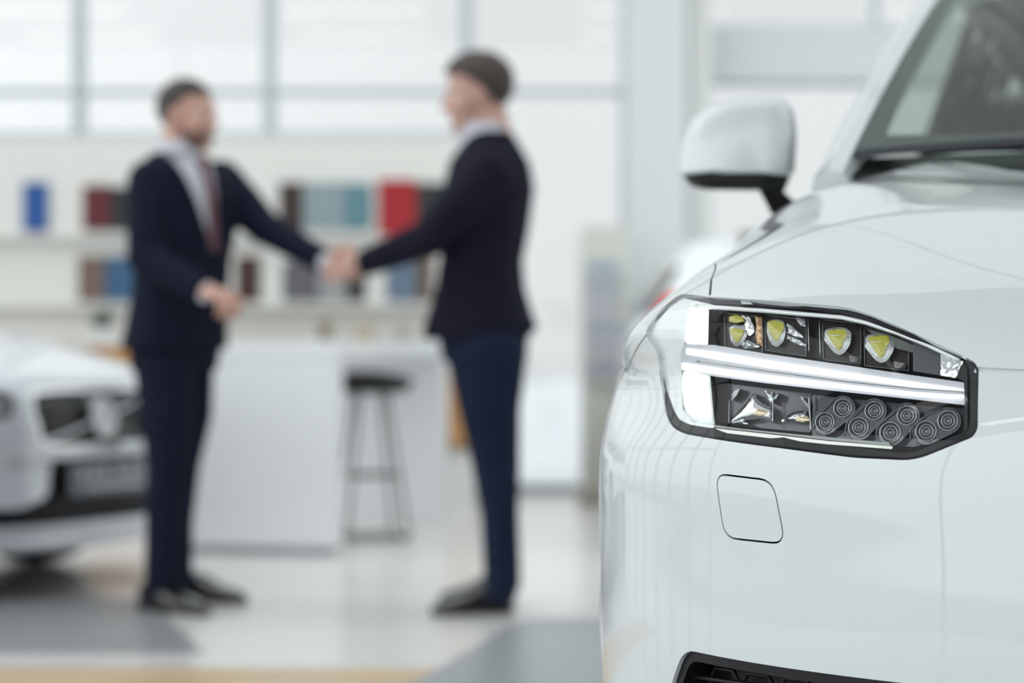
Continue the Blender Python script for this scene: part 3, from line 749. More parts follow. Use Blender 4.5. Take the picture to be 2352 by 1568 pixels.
# grey plate and chrome corner on the inner end
pprism('side_plate', [(2097,786),(2120,792),(2158,808),(2160,862),(2097,852)], .022, .05, mat('grey_matte_plate', (0.10, 0.105, 0.115), 0.35, 0.3), lamp, rad=3)
pprism('corner_reflector', [(2160,808),(2185,812),(2214,828),(2206,842),(2196,868),(2160,862)], .016, .05, M['chrome'], lamp, rad=3, dome=.003, wave=.0010, cell=6, step=6)
pprism('inner_wall', [(2198,868),(2212,832),(2222,842),(2222,985),(2214,990),(2216,876)], .010, .06, M['gloss_black'], lamp, rad=2)
# daylight signature: two blocks and two bars
pprism('daylight_block', [(1582,706),(1616,707),(1626,712),(1622,786),(1574,788),(1575,750)], .012, .03, M['drl'], lamp, rad=7)
pprism('daylight_block', [(1570,852),(1600,858),(1612,864),(1620,948),(1612,952),(1582,948),(1572,930),(1566,880)], .012, .03, M['drl'], lamp, rad=8)
pprism('light_guide', [(1572,790),(1640,792),(1760,812),(1940,838),(2100,862),(2214,878),(2216,930),(2100,917),(1940,900),(1760,880),(1640,864),(1566,848),(1562,812)], .010, .035, M['guide'], lamp, rad=3)
pprism('daylight_bar', [(1576,800),(1640,808),(1760,827),(1940,854),(2100,877),(2190,890),(2214,894),(2214,897),(2180,894),(2100,889),(1940,868),(1760,844),(1640,824),(1576,813)], .007, .02, M['drl'], lamp, rad=2)
pprism('daylight_bar', [(1566,834),(1640,842),(1760,862),(1940,886),(2100,906),(2190,914),(2214,914),(2214,909),(2190,905),(2100,895),(1940,872),(1760,858),(1640,836),(1566,832)] if False else
       [(1566,833),(1640,844),(1760,861),(1940,882),(2100,900),(2190,906),(2214,907),(2214,913),(2190,915),(2100,910),(1940,893),(1760,875),(1640,858),(1566,848)], .007, .02, M['drl'], lamp, rad=2)
for off in (0, 8):
    pline('guide_ridge', [(1600,828+off*.4),(1760,850+off*.5),(1940,874+off*.5),(2100,891+off*.4),(2212,899+off*.4)], .0085, .0008, M['satin'], lamp)
# lower bucket with two reflector bowls
pprism('lower_bucket', [(1630,876),(1760,892),(1864,904),(1862,993),(1760,984),(1640,968)], .050, .078, M['bucket2'], lamp, rad=4)
for pts in ([(1673,972),(1690,950),(1712,928),(1732,900),(1742,916),(1762,930),(1774,936),(1774,968),(1740,962),(1700,966)],
            [(1792,968),(1806,954),(1826,944),(1846,942),(1857,946),(1857,968),(1830,970),(1806,968)]):
    rf = pprism('reflector_bowl', pts, .036, .05, M['chrome'], lamp, rad=8, dome=.010, wave=.0004, cell=6, step=6)
    cx = sum(p[0] for p in pts)/len(pts); cy = sum(p[1] for p in pts)/len(pts)
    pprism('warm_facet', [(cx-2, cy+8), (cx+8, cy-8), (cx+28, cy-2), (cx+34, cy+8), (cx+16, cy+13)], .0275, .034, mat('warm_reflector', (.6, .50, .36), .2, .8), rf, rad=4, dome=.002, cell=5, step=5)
pprism('reflector_facet', [(1678,906),(1690,890),(1699,893),(1692,908),(1680,920)], .036, .046, M['lensgrey'], lamp, rad=2, dome=.002, wave=.0008, cell=5, step=5)
pprism('reflector_facet', [(1755,896),(1774,900),(1774,926),(1764,916)], .036, .046, M['ring'], lamp, rad=2, dome=.002, wave=.0008, cell=5, step=5)
pprism('reflector_facet', [(1776,918),(1782,900),(1789,902),(1784,916)], .036, .046, M['ring'], lamp, rad=2, dome=.002, wave=.0008, cell=5, step=5)
pprism('reflector_facet', [(1838,908),(1857,926),(1857,938),(1846,926)], .036, .046, M['lensgrey'], lamp, rad=2, dome=.002, wave=.0008, cell=5, step=5)
pprism('reflector_facet', [(1680,966),(1700,962),(1720,974),(1700,973),(1684,972)], .036, .046, M['ring'], lamp, rad=2, dome=.002, wave=.0008, cell=5, step=5)
pline('bucket_rim', [(1776,904),(1775,972)], .034, .0009, M['ring'], lamp)
pline('bucket_rim', [(1675,918),(1674,972)], .034, .0007, M['lensgrey'], lamp)
# turn-signal optics: four slanted capsules, eight round lenses
pprism('lens_panel', [(1866,906),(1960,916),(2100,930),(2214,938),(2214,990),(2100,1026),(1960,1018),(1866,1003)], .040, .06, mat('dark_optic_panel', (0.060, 0.060, 0.072), 0.2, 0.3, 0.5), lamp, rad=4)
small = [(1936,937,22),(2008,943,22),(2083,954,23),(2177,966,24)]
large = [(1895,969,23),(1972,981,24),(2045,993,25),(2127,990,25)]
for (a, b) in zip(small, large):
    dx, dy = a[0]-b[0], a[1]-b[1]; L = math.hypot(dx, dy); ux, uy = dx/L, dy/L; nx, ny = -uy, ux
    out = []
    for c, r, s0 in ((a, a[2]+6, -1), (b, b[2]+6, 1)):
        a0 = math.atan2(uy, ux)
        for q in range(9):
            an = a0+(-math.pi/2 if s0 < 0 else math.pi/2)+math.pi*q/8
            out.append((c[0]+r*math.cos(an), c[1]+r*math.sin(an)))
    caps = pprism('optic_capsule', out, .030, .042, M['capsule'], lamp, rad=0, step=8)
    pline('capsule_edge', out, .0295, .0007, M['dim'], caps, closed=True)
def disc_lens(px, py, rpx, parent):
    d = dS(px, py); s = d/FPX; r = rpx*s
    c = HP(px, py, .026); ax = (HP(px+20, py, .026)-HP(px-20, py, .026)).cross(HP(px, py-20, .026)-HP(px, py+20, .026)).normalized()
    if ax.y > 0: ax = -ax
    ax = (ax+Vector((0, -1, 0))*0.8).normalized()
    bm = B(); add_lathe(bm, [(r, -.006), (r, 0), (r*.93, .001), (r*.9, -.0005), (r*.72, -.0035), (r*.55, -.004), (r*.5, -.001), (r*.30, .0005), (r*.24, -.002), (r*.1, -.0025), (0.0001, -.002)], c, ax, 32)
    bmesh.ops.remove_doubles(bm, verts=bm.verts, dist=1e-6)
    o = fromb('round_lens', bm, M['capsule'], parent, smooth=True, world=True)
    for f in (.95, .62, .30):
        bm = B(); pr = [(r*f+.0005*math.cos(a), .0005*math.sin(a)+(.001 if f > .9 else -.001)) for a in [0, 1.57, 3.14, 4.71, 6.28]]
        add_lathe(bm, pr, c, ax, 28); fromb('lens_ring', bm, M['ring'] if f > .5 else M['dim'], o, smooth=True, world=True)
    return o
M['capsule_rim'] = M['ring']
for q in small+large: disc_lens(q[0], q[1], q[2], lamp)
for pts in ([(1868,986),(1872,960),(1912,922)], [(1940,1002),(1944,972),(1996,922)], [(2012,1010),(2014,980),(2074,930)], [(2090,1014),(2092,984),(2146,938)]):
    pline('optic_groove', pts, .028, .0008, M['dim'], lamp)
# lower light guide strip and shelf
pprism('lower_guide', [(1640,983),(1760,996),(1900,1012),(2050,1025),(2049,1031),(1900,1020),(1760,1005),(1640,991)], .012, .03, mat('pale_guide_strip', (.75, .76, .70), .2, 0, 1.0, emit=(1, 1, .92), es=.15), lamp, rad=1)
pprism('lower_shelf', [(1590,968),(1700,984),(1860,1000),(2040,1016),(2048,1024),(1900,1010),(1760,994),(1640,981)], .013, .05, mat('grey_shelf', (.30, .32, .32), .25, .2), lamp, rad=1)
pprism('lens_reflection', [(1975,742),(2040,764),(2100,788),(2150,806),(2158,816),(2120,816),(2060,800),(2010,772)], .026, .030, glass('pale_green_reflection', (.62, .72, .70), .9, 1.9), lamp, rad=4)  # pale green piece drawing a reflection streak of the lamp cover
pprism('mounting_lug', [(1700,690),(1722,692),(1730,699),(1704,698)], .006, .012, M['satin'], lamp, rad=2)
# clear cover
cl_in = resample(offset_poly(hlr, .003 if area2(hlr) > 0 else -.003), .012, True)
V4, F4 = S.mesh_tris([(cl_in, True)], .05, (min(p[0] for p in hlr), max(p[0] for p in hlr), min(p[1] for p in hlr), max(p[1] for p in hlr), .012))
c4 = V4[F4].mean(1)
S.panel('lamp_cover', V4, F4, in_poly(c4, cl_in), M['clear'], lamp, lip=0, off=-.0005)
# the other headlight (hidden side): simple bucket and cover
ml = mirror(cl_in)
V5, F5 = S.mesh_tris([(ml, True)], .05); c5 = V5[F5].mean(1)
o2 = S.panel('headlight', V5, F5, in_poly(c5, ml), M['gloss_black'], suv, lip=.02, off=-.004)

# ---------------------------------------------------------------- intake and grille
gi = resample(offset_poly(intr, .013 if area2(intr) > 0 else -.013), .02, True)
V6, F6 = S.mesh_tris([(intr, True), (gi, True)], .05); c6 = V6[F6].mean(1)
low = S.panel('lower_grille', V6, F6, in_poly(c6, intr) & ~in_poly(c6, gi), M['black_plastic'], suv, lip=.035, off=-.006)
S.panel('grille_floor', V6, F6, in_poly(c6, gi), M['black_plastic'], low, lip=0, off=-.045)
# honeycomb ribs
def tv_line(name, poly, off, r, m, parent, closed=False, step=.012):
    pp = resample([np.array(p, float) for p in poly], step, closed)
    if closed: pp.append(pp[0])
    a = np.array(pp); X = S.ev(a[:, 0], a[:, 1])+S.nrm(a[:, 0], a[:, 1])*off
    bm = B(); add_tube(bm, [Vector(x) for x in X], r, 6); return fromb(name, bm, m, parent, smooth=True)
bm_ = []
t1 = S.hit(1607, 1530)[0]; t2 = S.hit(1735, 1568)[0]
cw = abs(t2[0]-t1[0])*.50; chh = .036
rng = [p for p in gi]; tmin = min(p[0] for p in rng); tmax = max(p[0] for p in rng); vmin = min(p[1] for p in rng); vmax = max(p[1] for p in rng)
hexes = B()
rowi = 0; v = S.hit(1690, 1545)[0][1]; ccx = S.hit(1660, 1545)[0][0]
for rr in range(0, 9):
    for cc in range(-16, 3):
        cx = ccx+(cc+(.5 if rr % 2 else 0))*cw*1.28; cy = v-rr*chh*.62
        hx = [(cx-cw*.62, cy), (cx-cw*.36, cy+chh*.5), (cx+cw*.36, cy+chh*.5), (cx+cw*.62, cy), (cx+cw*.36, cy-chh*.5), (cx-cw*.36, cy-chh*.5)]
        if not all(in_poly(np.array(hx), gi)): continue
        a = np.array(resample(hx, .02, True)+[hx[0]]); X = S.ev(a[:, 0], a[:, 1])+S.nrm(a[:, 0], a[:, 1])*(-.030)
        add_tube(hexes, [Vector(x) for x in X], .0028, 6)
fromb('honeycomb_mesh', hexes, M['black_plastic'], low, smooth=True)
tv_line('grille_blade', [S.hit(1552, 1556)[0], S.hit(1700, 1577)[0], S.hit(1760, 1600)[0]], -.022, .003, M['black_plastic'], low)
# central grille
gi2 = resample(offset_poly(grr, .014 if area2(grr) > 0 else -.014), .02, True)
V7, F7 = S.mesh_tris([(grr, True), (gi2, True)], .05); c7 = V7[F7].mean(1)
gr = S.panel('grille', V7, F7, in_poly(c7, grr) & ~in_poly(c7, gi2), M['chrome'], suv, lip=.02, off=.001)
S.panel('grille_back', V7, F7, in_poly(c7, gi2), M['void'], gr, lip=0, off=-.05)
for tt in np.linspace(-.33, .33, 23):
    tv_line('grille_bar', [(tt, v_at(.60)), (tt, v_at(.86))], -.014, .004, M['chrome'], gr, step=.03)

# ---------------------------------------------------------------- cabin and rear of the SUV (local coords x=-u, y=w)
def q(u, w, z): return (-u, w, z)
def body_ring(w, hw, zt, zb=.25):
    pr = [(0, zb), (.80*hw, zb), (.955*hw, zb+.06), (.985*hw, .45), (1.0*hw, .70), (.995*hw, .86), (.975*hw, 1.0), (.94*hw, zt-.03), (.88*hw, zt), (.5*hw, zt+.005), (0, zt+.01)]
    pts = [q(u, w, z) for u, z in pr]; return pts+[(-p[0], p[1], p[2]) for p in pts[-2:0:-1]]
bm = B()
add_loft(bm, [body_ring(w, hw, zt) for w, hw, zt in ((1.46, .985, 1.10), (1.9, .99, 1.12), (2.6, .995, 1.13), (3.4, .99, 1.14), (4.2, .975, 1.15), (4.7, .93, 1.12), (4.93, .86, 1.02))])
side = fromb('body_shell', bm, M['paint'], suv, smooth=True)
ms = side.modifiers.new('edge', 'EDGE_SPLIT'); ms.split_angle = math.radians(40)
def zr(w):  # roof height
    return float(np.interp(w, [1.37, 1.6, 1.9, 2.2, 2.5, 3.2, 4.2, 4.7], [1.245, 1.395, 1.555, 1.68, 1.725, 1.745, 1.70, 1.58]))
def ur(w):  # half width at the glass line top
    return float(np.interp(w, [1.37, 1.9, 2.5, 3.4, 4.7], [.79, .715, .665, .655, .60]))
WB = [(u, 1.37-.13*(1-(u/.79)**2)) for u in np.linspace(-.79, .79, 25)]
def wsp(a, f, off=0.0):
    """windscreen point: a in -1..1 across, f 0..1 up"""
    wb = 1.36-.15*(1-a*a); wt = 2.28-.12*(1-a*a); ub = .785*a; ut = .675*a
    w = wb+(wt-wb)*f; z = 1.235+(1.70-1.235)*(f+.10*f*(1-f)*2); u = ub+(ut-ub)*f
    n = Vector((0, -.45, .89)); return Vector((-u, w, z))+n*off+Vector((0, 0, .012*(1-a*a)))
def wgrid(name, a0, a1, f0, f1, m, off, n1=28, n2=20):
    V = []; F_ = []
    for j in range(n2+1):
        for i in range(n1+1): V.append(wsp(a0+(a1-a0)*i/n1, f0+(f1-f0)*j/n2, off))
    for j in range(n2):
        for i in range(n1):
            k_ = j*(n1+1)+i; F_.append((k_, k_+1, k_+n1+2, k_+n1+1))
    return raw(name, V, F_, m, suv, smooth=True)
wgrid('windscreen', -.965, .965, .015, .98, M['car_glass'], .004)
M['frit'] = mat('black_glass_border', (.040, .044, .052), .6, spec=.2)
bm = B()
def strip(bm, pa, pb, th=.003):
    n = len(pa); vs = [[bm.verts.new(x) for x in pa], [bm.verts.new(x) for x in pb], [bm.verts.new(x+Vector((0, .3, -.95))*th) for x in pb], [bm.verts.new(x+Vector((0, .3, -.95))*th) for x in pa]]
    for i in range(n-1):
        for k_ in range(4): bm.faces.new((vs[k_][i], vs[k_][i+1], vs[(k_+1) % 4][i+1], vs[(k_+1) % 4][i]))
for sg in (-1, 1):
    strip(bm, [wsp(sg*.975, f, .001) for f in np.linspace(0, 1, 20)], [wsp(sg*(.925-.03*math.exp(-f*14)), f, .001) for f in np.linspace(0, 1, 20)])
strip(bm, [wsp(a, 0, .001) for a in np.linspace(-.97, .97, 30)], [wsp(a, .045+.05*max(0, abs(a)-.72)*2, .001) for a in np.linspace(-.97, .97, 30)])
strip(bm, [wsp(a, .99, .001) for a in np.linspace(-.97, .97, 30)], [wsp(a, .93, .001) for a in np.linspace(-.97, .97, 30)])
fromb('glass_border', bm, M['frit'], suv)
M['privacy'] = glass('dark_privacy_glass', (.05, .06, .06), .8, 1.5)
# pillars, roof rail and roof
for sg in (-1, 1):
    bm = B(); rings = []
    for f in np.linspace(-.06, 1.03, 18):
        a = wsp(sg*.972, f, .004); b = wsp(sg*1.005, f, .012); c = b+Vector((-sg*.030, .045, -.012)); d = c+Vector((-sg*.022, .075, -.05)); e = d+Vector((sg*.05, .0, 0)); g = a+Vector((sg*.02, .02, -.04))
        rings.append([a, b, c, d, e, g])
    add_loft(bm, rings); fromb('a_pillar', bm, M['paint'], suv, smooth=True).modifiers.new('edge', 'EDGE_SPLIT').split_angle = math.radians(50)
bm = B(); rings = []
for w in (2.24, 2.34, 2.5, 2.9, 3.4, 3.9, 4.3, 4.62):
    z = zr(w)+.004; h = ur(w)+.045
    pr = [(-h, z-.09), (-h+.02, z-.035), (-h+.09, z), (-h*.5, z+.02), (0, z+.028), (h*.5, z+.02), (h-.09, z), (h-.02, z-.035), (h, z-.09), (h-.05, z-.09), (h*.5, z-.02), (0, z-.015), (-h*.5, z-.02), (-h+.05, z-.09)]
    rings.append([(x, w, zz) for x, zz in pr])
add_loft(bm, rings); fromb('roof', bm, M['paint'], suv, smooth=True)
for sg in (-1, 1):
    # side windows (front and rear door) with a dark pillar between
    def sw(name, w0, w1, m, f0=0.0, f1=1.0, th=.004, off=0.0):
        V = []; n = 8
        for w in np.linspace(w0, w1, n):
            wt = w
            zt = zr(max(w, 1.45))-.055; zb = 1.125+.02*(w-1.5)/3
            if zt < zb+.01: zt = zb+.01
            for f in (f0, f1):
                ub_ = float(np.interp(w, [1.45, 1.8, 2.3, 3.5, 4.6], [.80, .86, .885, .89, .80])); uu = ub_+(ur(max(w, 1.45))+.035-ub_)*f
                V.append((-sg*(uu+off), w, zb+(zt-zb)*f))
        F_ = [(2*i, 2*i+2, 2*i+3, 2*i+1) for i in range(n-1)]
        o = raw(name, V, F_, m, suv, smooth=True)
        if m is not M['side_glass']:
            md = o.modifiers.new('th', 'SOLIDIFY'); md.thickness = th
        return o
    sw('side_window', 1.62, 3.02, M['side_glass']); sw('side_window', 3.12, 3.62, M['privacy']); sw('side_window', 3.74, 4.45, M['privacy'])
    sw('door_pillar', 3.0, 3.14, M['gloss_black'], th=.03); sw('door_pillar', 3.60, 3.76, M['gloss_black'], th=.03); sw('rear_pillar', 4.40, 4.66, M['paint'], th=.04)
bm = B(); add_box(bm, (0, 4.72, 1.36), (1.40, .05, .60), rot=Matrix.Rotation(-.22, 4, 'X')); fromb('rear_window', bm, M['gloss_black'], suv)
# interior
M['cabin'] = mat('dark_grey_cabin', (.028, .030, .033), .7)
bm = B()
rings = []
for u in np.linspace(-.72, .72, 9):
    rings.append([(-u, 1.40-.10*(1-(u/.75)**2), 1.17), (-u, 1.55, 1.205), (-u, 1.75, 1.215), (-u, 1.95, 1.17), (-u, 2.0, 1.0), (-u, 1.6, .95)])
add_loft(bm, rings); fromb('dashboard', bm, M['cabin'], suv, smooth=True).modifiers.new('e', 'EDGE_SPLIT')
for u in (-.38, .38):
    bm = B()
    add_loft(bm, [[(-u+x*.25*s, y, z) for x, y, z in ((-1, yy-.06, zz), (-.8, yy-.10, zz), (.8, yy-.10, zz), (1, yy-.06, zz), (1, yy+.06, zz), (-1, yy+.06, zz))] for yy, zz, s in ((2.55, .75, 1), (2.62, 1.0, 1), (2.72, 1.28, .92), (2.75, 1.36, .6))])
    add_box(bm, (-u, 2.30, .72), (.5, .52, .16), bev=.04); add_box(bm, (-u, 2.76, 1.46), (.26, .11, .19), bev=.045); add_box(bm, (-u, 2.77, 1.36), (.12, .03, .1))
    fromb('front_seat', bm, M['cabin'], suv, smooth=False)
bm = B(); add_box(bm, (0, 3.55, 1.02), (1.3, .16, .75), bev=.05); add_box(bm, (0, 3.2, .7), (1.3, .6, .2), bev=.05); fromb('rear_seat', bm, M['cabin'], suv)
bm = B(); add_box(bm, (0, 3.2, 1.655), (1.18, 1.6, .02)); fromb('headliner', bm, M['cabin'], suv)
c0 = Vector((.38, 1.98, 1.13)); bm = B(); add_tube(bm, [c0+Vector((.185*math.cos(a), .08*math.sin(a), .17*math.sin(a))) for a in np.linspace(0, 2*math.pi, 33)], .014, 8, caps=False); add_tube(bm, [c0+Vector((-.18, 0, 0)), c0, c0+Vector((.18, 0, 0))], .012, 6)
fromb('steering_wheel', bm, M['black_plastic'], suv, smooth=True)
bm = B(); add_box(bm, (0, 1.98, 1.585), (.24, .03, .07), bev=.012); add_tube(bm, [(0, 1.98, 1.60), (0, 1.93, 1.65)], .01, 6); fromb('rear_view_mirror', bm, M['black_plastic'], suv)
# wipers
for (u0, u1) in ((.55, -.02), (-.10, -.60)):
    bm = B(); add_tube(bm, [wsp(u0, .02, .018), wsp((u0+u1)/2, .035, .028), wsp(u1, .05, .016)], .006, 6); fromb('wiper', bm, M['black_plastic'], suv)
bm = B()
add_loft(bm, [[(-u, w_, z_) for w_, z_ in ((1.33-.12*(1-(u/.8)**2), 1.20), (1.42-.14*(1-(u/.8)**2), 1.235), (1.42-.14*(1-(u/.8)**2), 1.18))] for u in np.linspace(-.76, .76, 17)])
fromb('cowl', bm, M['black_plastic'], suv)
# wheels
def wheel(parent, x, y, r=.375, wd=.255, sg=1):
    bm = B(); c = (x, y, r+.0028); ax = (sg, 0, 0)
    add_lathe(bm, [(r*.66, -wd/2), (r*.93, -wd/2), (r*.99, -wd*.36), (r, -wd*.2), (r, wd*.2), (r*.99, wd*.36), (r*.93, wd/2), (r*.66, wd/2), (r*.66, -wd/2)], c, ax, 48)
    t = fromb('wheel', bm, M['rubber'], parent, smooth=True)
    bm = B(); add_lathe(bm, [(r*.67, -wd*.45), (r*.67, wd*.47), (r*.62, wd*.45), (r*.60, -wd*.3), (r*.2, -wd*.28)], c, ax, 48)
    add_lathe(bm, [(r*.16, wd*.1), (r*.16, wd*.36), (r*.12, wd*.40), (.001, wd*.40)], c, ax, 24)
    qx = Vector(ax)
    for k_ in range(5):
        a = 2*math.pi*k_/5+.3
        d = Vector((0, math.cos(a), math.sin(a))); e = Vector((0, -math.sin(a), math.cos(a))); cc = Vector(c)
        for s_ in (-1, 1):
            add_tube(bm, [cc+qx*wd*.32+d*r*.12+e*s_*.01, cc+qx*wd*.38+d*r*.4+e*s_*.03, cc+qx*wd*.36+d*r*.63+e*s_*.055], [.022, .017, .014], 6)
    fromb('rim', bm, M['satin'], t, smooth=True)
    bm = B(); add_lathe(bm, [(r*.50, -wd*.1), (r*.50, 0), (r*.2, 0)], c, ax, 32); fromb('brake_disc', bm, M['satin'], t)
for y_ in (.95, 3.93):
    for sg in (-1, 1): wheel(suv, sg*.845, y_, sg=sg)
bm = B(); add_box(bm, (0, 2.5, .30), (1.5, 4.2, .14)); fromb('underbody', bm, M['void'], suv)

# ---------------------------------------------------------------- door mirror
mc = P(1690, 315, 4.36)
def MPt(px, py, d): return P(px, py, 4.36+d)
def ring_from(pix, d, sh=1.0):
    cx = sum(p[0] for p in pix)/len(pix); cy = sum(p[1] for p in pix)/len(pix)
    return [MPt(cx+(p[0]-cx)*sh, cy+(p[1]-cy)*sh, d) for p in pix]
mo = resample(round_poly([(1556,402),(1568,330),(1590,268),(1640,235),(1720,218),(1800,218),(1824,250),(1832,310),(1826,396),(1812,408),(1640,408)], [10,40,40,40,40,30,30,20,12,8,10]), 12, True)
bm = B(); rings = []
prof = [(-.105, .35, 1), (-.100, .55, 1), (-.085, .76, 1), (-.06, .90, 1), (-.025, .98, 1), (.02, 1.0, 1), (.05, .99, 1), (.055, .95, 1), (.035, .93, 1)]
for d, s_, _ in prof:
    c_x, c_y = 1706+(1-s_)*20, 330+(1-s_)*10
    rings.append([MPt(c_x+(p[0]-c_x)*s_, c_y+(p[1]-c_y)*(s_ if p[1] < 380 else (1-(1-s_)*.35)), d) for p in mo])
add_loft(bm, rings); mir = fromb('door_mirror', bm, M['paint'], suv, smooth=True, world=True)
bm = B(); bo = resample(round_poly([(1566,404),(1818,404),(1808,424),(1792,436),(1720,438),(1620,436),(1588,428)], 8), 12, True)
add_loft(bm, [[MPt(1700+(p[0]-1700)*s_, p[1]-(1-s_)*20, d) for p in bo] for d, s_ in ((-.095, .5), (-.08, .78), (-.05, .93), (0, 1.0), (.05, .98))])
fromb('mirror_base', bm, M['black_plastic'], mir, smooth=True, world=True)
bm = B(); secs = [((1735, 425), (1808, 425), 0.0), ((1752, 452), (1800, 440), .01), ((1772, 492), (1824, 462), .02), ((1790, 520), (1850, 478), .03)]
add_loft(bm, [[MPt(a[0], a[1], d-.05), MPt(b[0], b[1], d-.05), MPt(b[0], b[1], d+.02), MPt(a[0], a[1], d+.02)] for a, b, d in secs])
fromb('mirror_arm', bm, M['black_plastic'], mir, world=True)
bm = B(); add_loft(bm, [[MPt(1706+(p[0]-1706)*.9, 325+(p[1]-325)*.9, d) for p in mo] for d in (.037, .042)]); fromb('mirror_glass', bm, M['chrome'], mir, world=True)
# ================================================================== silver sedan on the left
PH = math.radians(63.5)        # nose turned well to the camera's right
u0 = P(238, 960, 8.95)
# local axes: x=-u, y=w (towards the tail); forward = (cos30, -sin30)
sedan = empty('sedan', (u0.x, u0.y, 0), PH, 'shiny silver saloon car with black grille, nose beside the left man', 'car')
GU = [0, .22, .38, .52, .66, .78, .86, .905, .92]
GW = [0, .008, .035, .085, .165, .28, .40, .50, .56]
def gr_(z, dw, bu, last, dc=0.0, dz=0.0):
    r = []
    for i in range(8):
        k = max(0, i-4)/3.0; r.append((GU[i]*(1-(1-bu)*(.3+.7*k)), GW[i]+dw+dc*k, z+dz*k))
    r.append(last); return r
SN = [
 gr_(.17, .05, .97, (.88, .56, .17)), gr_(.26, -.01, .985, (.90, .56, .26)), gr_(.38, -.01, .995, (.91, .56, .38)), gr_(.50, .0, 1.0, (.915, .58, .50)),
 gr_(.60, .0, 1.0, (.92, .62, .585)), gr_(.69, .015, .995, (.92, .70, .64), .02, -.01),
 [(u, w, z) for u, w, z in zip([0,.22,.375,.515,.65,.765,.845,.895,.92], [.05,.057,.08,.13,.21,.33,.46,.60,.82], [.765,.768,.772,.772,.765,.75,.725,.70,.665])],
 [(u, w, z) for u, w, z in zip([0,.22,.375,.51,.64,.75,.83,.885,.92], [.18,.185,.205,.25,.33,.44,.56,.72,.98], [.825,.828,.832,.832,.825,.805,.775,.735,.66])],
 [(u, w, z) for u, w, z in zip([0,.22,.375,.51,.65,.76,.84,.89,.92], [.50,.505,.52,.55,.61,.70,.80,.95,1.14], [.902,.905,.910,.910,.898,.868,.828,.77,.62])],
 [(u, w, z) for u, w, z in zip([0,.22,.375,.52,.66,.77,.85,.895,.92], [.95,.955,.965,.98,1.02,1.08,1.14,1.20,1.26], [.965,.968,.973,.973,.958,.92,.870,.80,.52])],
 [(u, w, z) for u, w, z in zip([0,.22,.375,.53,.67,.78,.855,.90,.915], [1.34,1.345,1.355,1.37,1.40,1.43,1.45,1.46,1.36], [1.02,1.023,1.025,1.02,.99,.94,.89,.82,.36])],
]
Q = Surf(SN, 8, 3, sedan)
def qv(z, t=0.0):
    vs = np.linspace(0, Q.V, 400); zz = Q.ev(np.full(400, t), vs)[:, 2]; return vs[np.argmax(zz > z)]
sym = lambda pts: [np.array(p) for p in pts]+[np.array([-p[0], p[1]]) for p in pts[::-1]]
g_out = resample(round_poly(sym([(.20, qv(.752)), (.36, qv(.745)), (.38, qv(.69)), (.35, qv(.548)), (.24, qv(.528))]), .03), .015, True)
g_in = resample(offset_poly(g_out, .018 if area2(g_out) > 0 else -.018), .015, True)
lo_c = resample(round_poly(sym([(.29, qv(.495)), (.32, qv(.37)), (.44, qv(.330)), (.78, qv(.335)), (.76, qv(.285)), (.30, qv(.275))]), .03), .015, True)
slit = resample(round_poly([(.66, qv(.47)), (.90, qv(.50)), (.90, qv(.42)), (.74, qv(.415))], .03), .015, True)
hl_s = resample(round_poly([(.43, qv(.725)), (.60, qv(.755)), (.88, qv(.80)), (1.02, qv(.80)), (.90, qv(.68)), (.70, qv(.64)), (.45, qv(.655))], .03), .015, True)
sm = lambda h: [np.array([-p[0], p[1]]) for p in h]
hs = [g_out, lo_c, slit, sm(slit), hl_s, sm(hl_s)]
shl = resample([(-.98, qv(.86, .9)), (-.60, qv(.775)), (-.3, qv(.755)), (0, qv(.75)), (.3, qv(.755)), (.60, qv(.775)), (.98, qv(.86, .9))], .03)
hr = [ribbon(resample([(s_*.42, qv(.765)), (s_*.70, qv(.79)), (s_*.80, qv(.86)), (s_*.88, Q.V-.01)], .02), .005) for s_ in (-1, 1)]+[ribbon(resample([(-.42, qv(.765)), (.42, qv(.765))], .02), .005)]
W2, G2 = Q.mesh_tris([(h, True) for h in hs]+[(h, True) for h in hr], .035); cc2 = W2[G2].mean(1)
dd = np.zeros(len(G2), bool)
for h in hs+hr: dd |= in_poly(cc2, h)
hp = [(-.42, qv(.765)), (.42, qv(.765)), (.70, qv(.79)), (.80, qv(.86)), (.88, Q.V+.1), (-.88, Q.V+.1), (-.80, qv(.86)), (-.70, qv(.79))]
ish = in_poly(cc2, hp) & ~dd
Q.panel('hood', W2, G2, ish, M['silver'], sedan, lip=.01)
Q.panel('front_body', W2, G2, ~ish & ~dd, M['silver'], sedan, lip=.012)
W3, G3 = Q.mesh_tris([(g_out, True), (g_in, True), (lo_c, True), (slit, True), (sm(slit), True), (hl_s, True), (sm(hl_s), True)], .04); cc3 = W3[G3].mean(1)
grs = Q.panel('grille', W3, G3, in_poly(cc3, g_out) & ~in_poly(cc3, g_in), M['chrome'], sedan, lip=.02, off=.002)
Q.panel('grille_back', W3, G3, in_poly(cc3, g_in), M['gloss_black'], grs, lip=0, off=-.035)
Q.panel('lower_intake', W3, G3, in_poly(cc3, lo_c), M['black_plastic'], sedan, lip=0, off=-.03)
for h in (slit, sm(slit)): Q.panel('side_intake', W3, G3, in_poly(cc3, h), M['black_plastic'], sedan, lip=0, off=-.03)
M['lampgrey'] = mat('grey_lamp_interior', (.35, .37, .40), .25, .6)
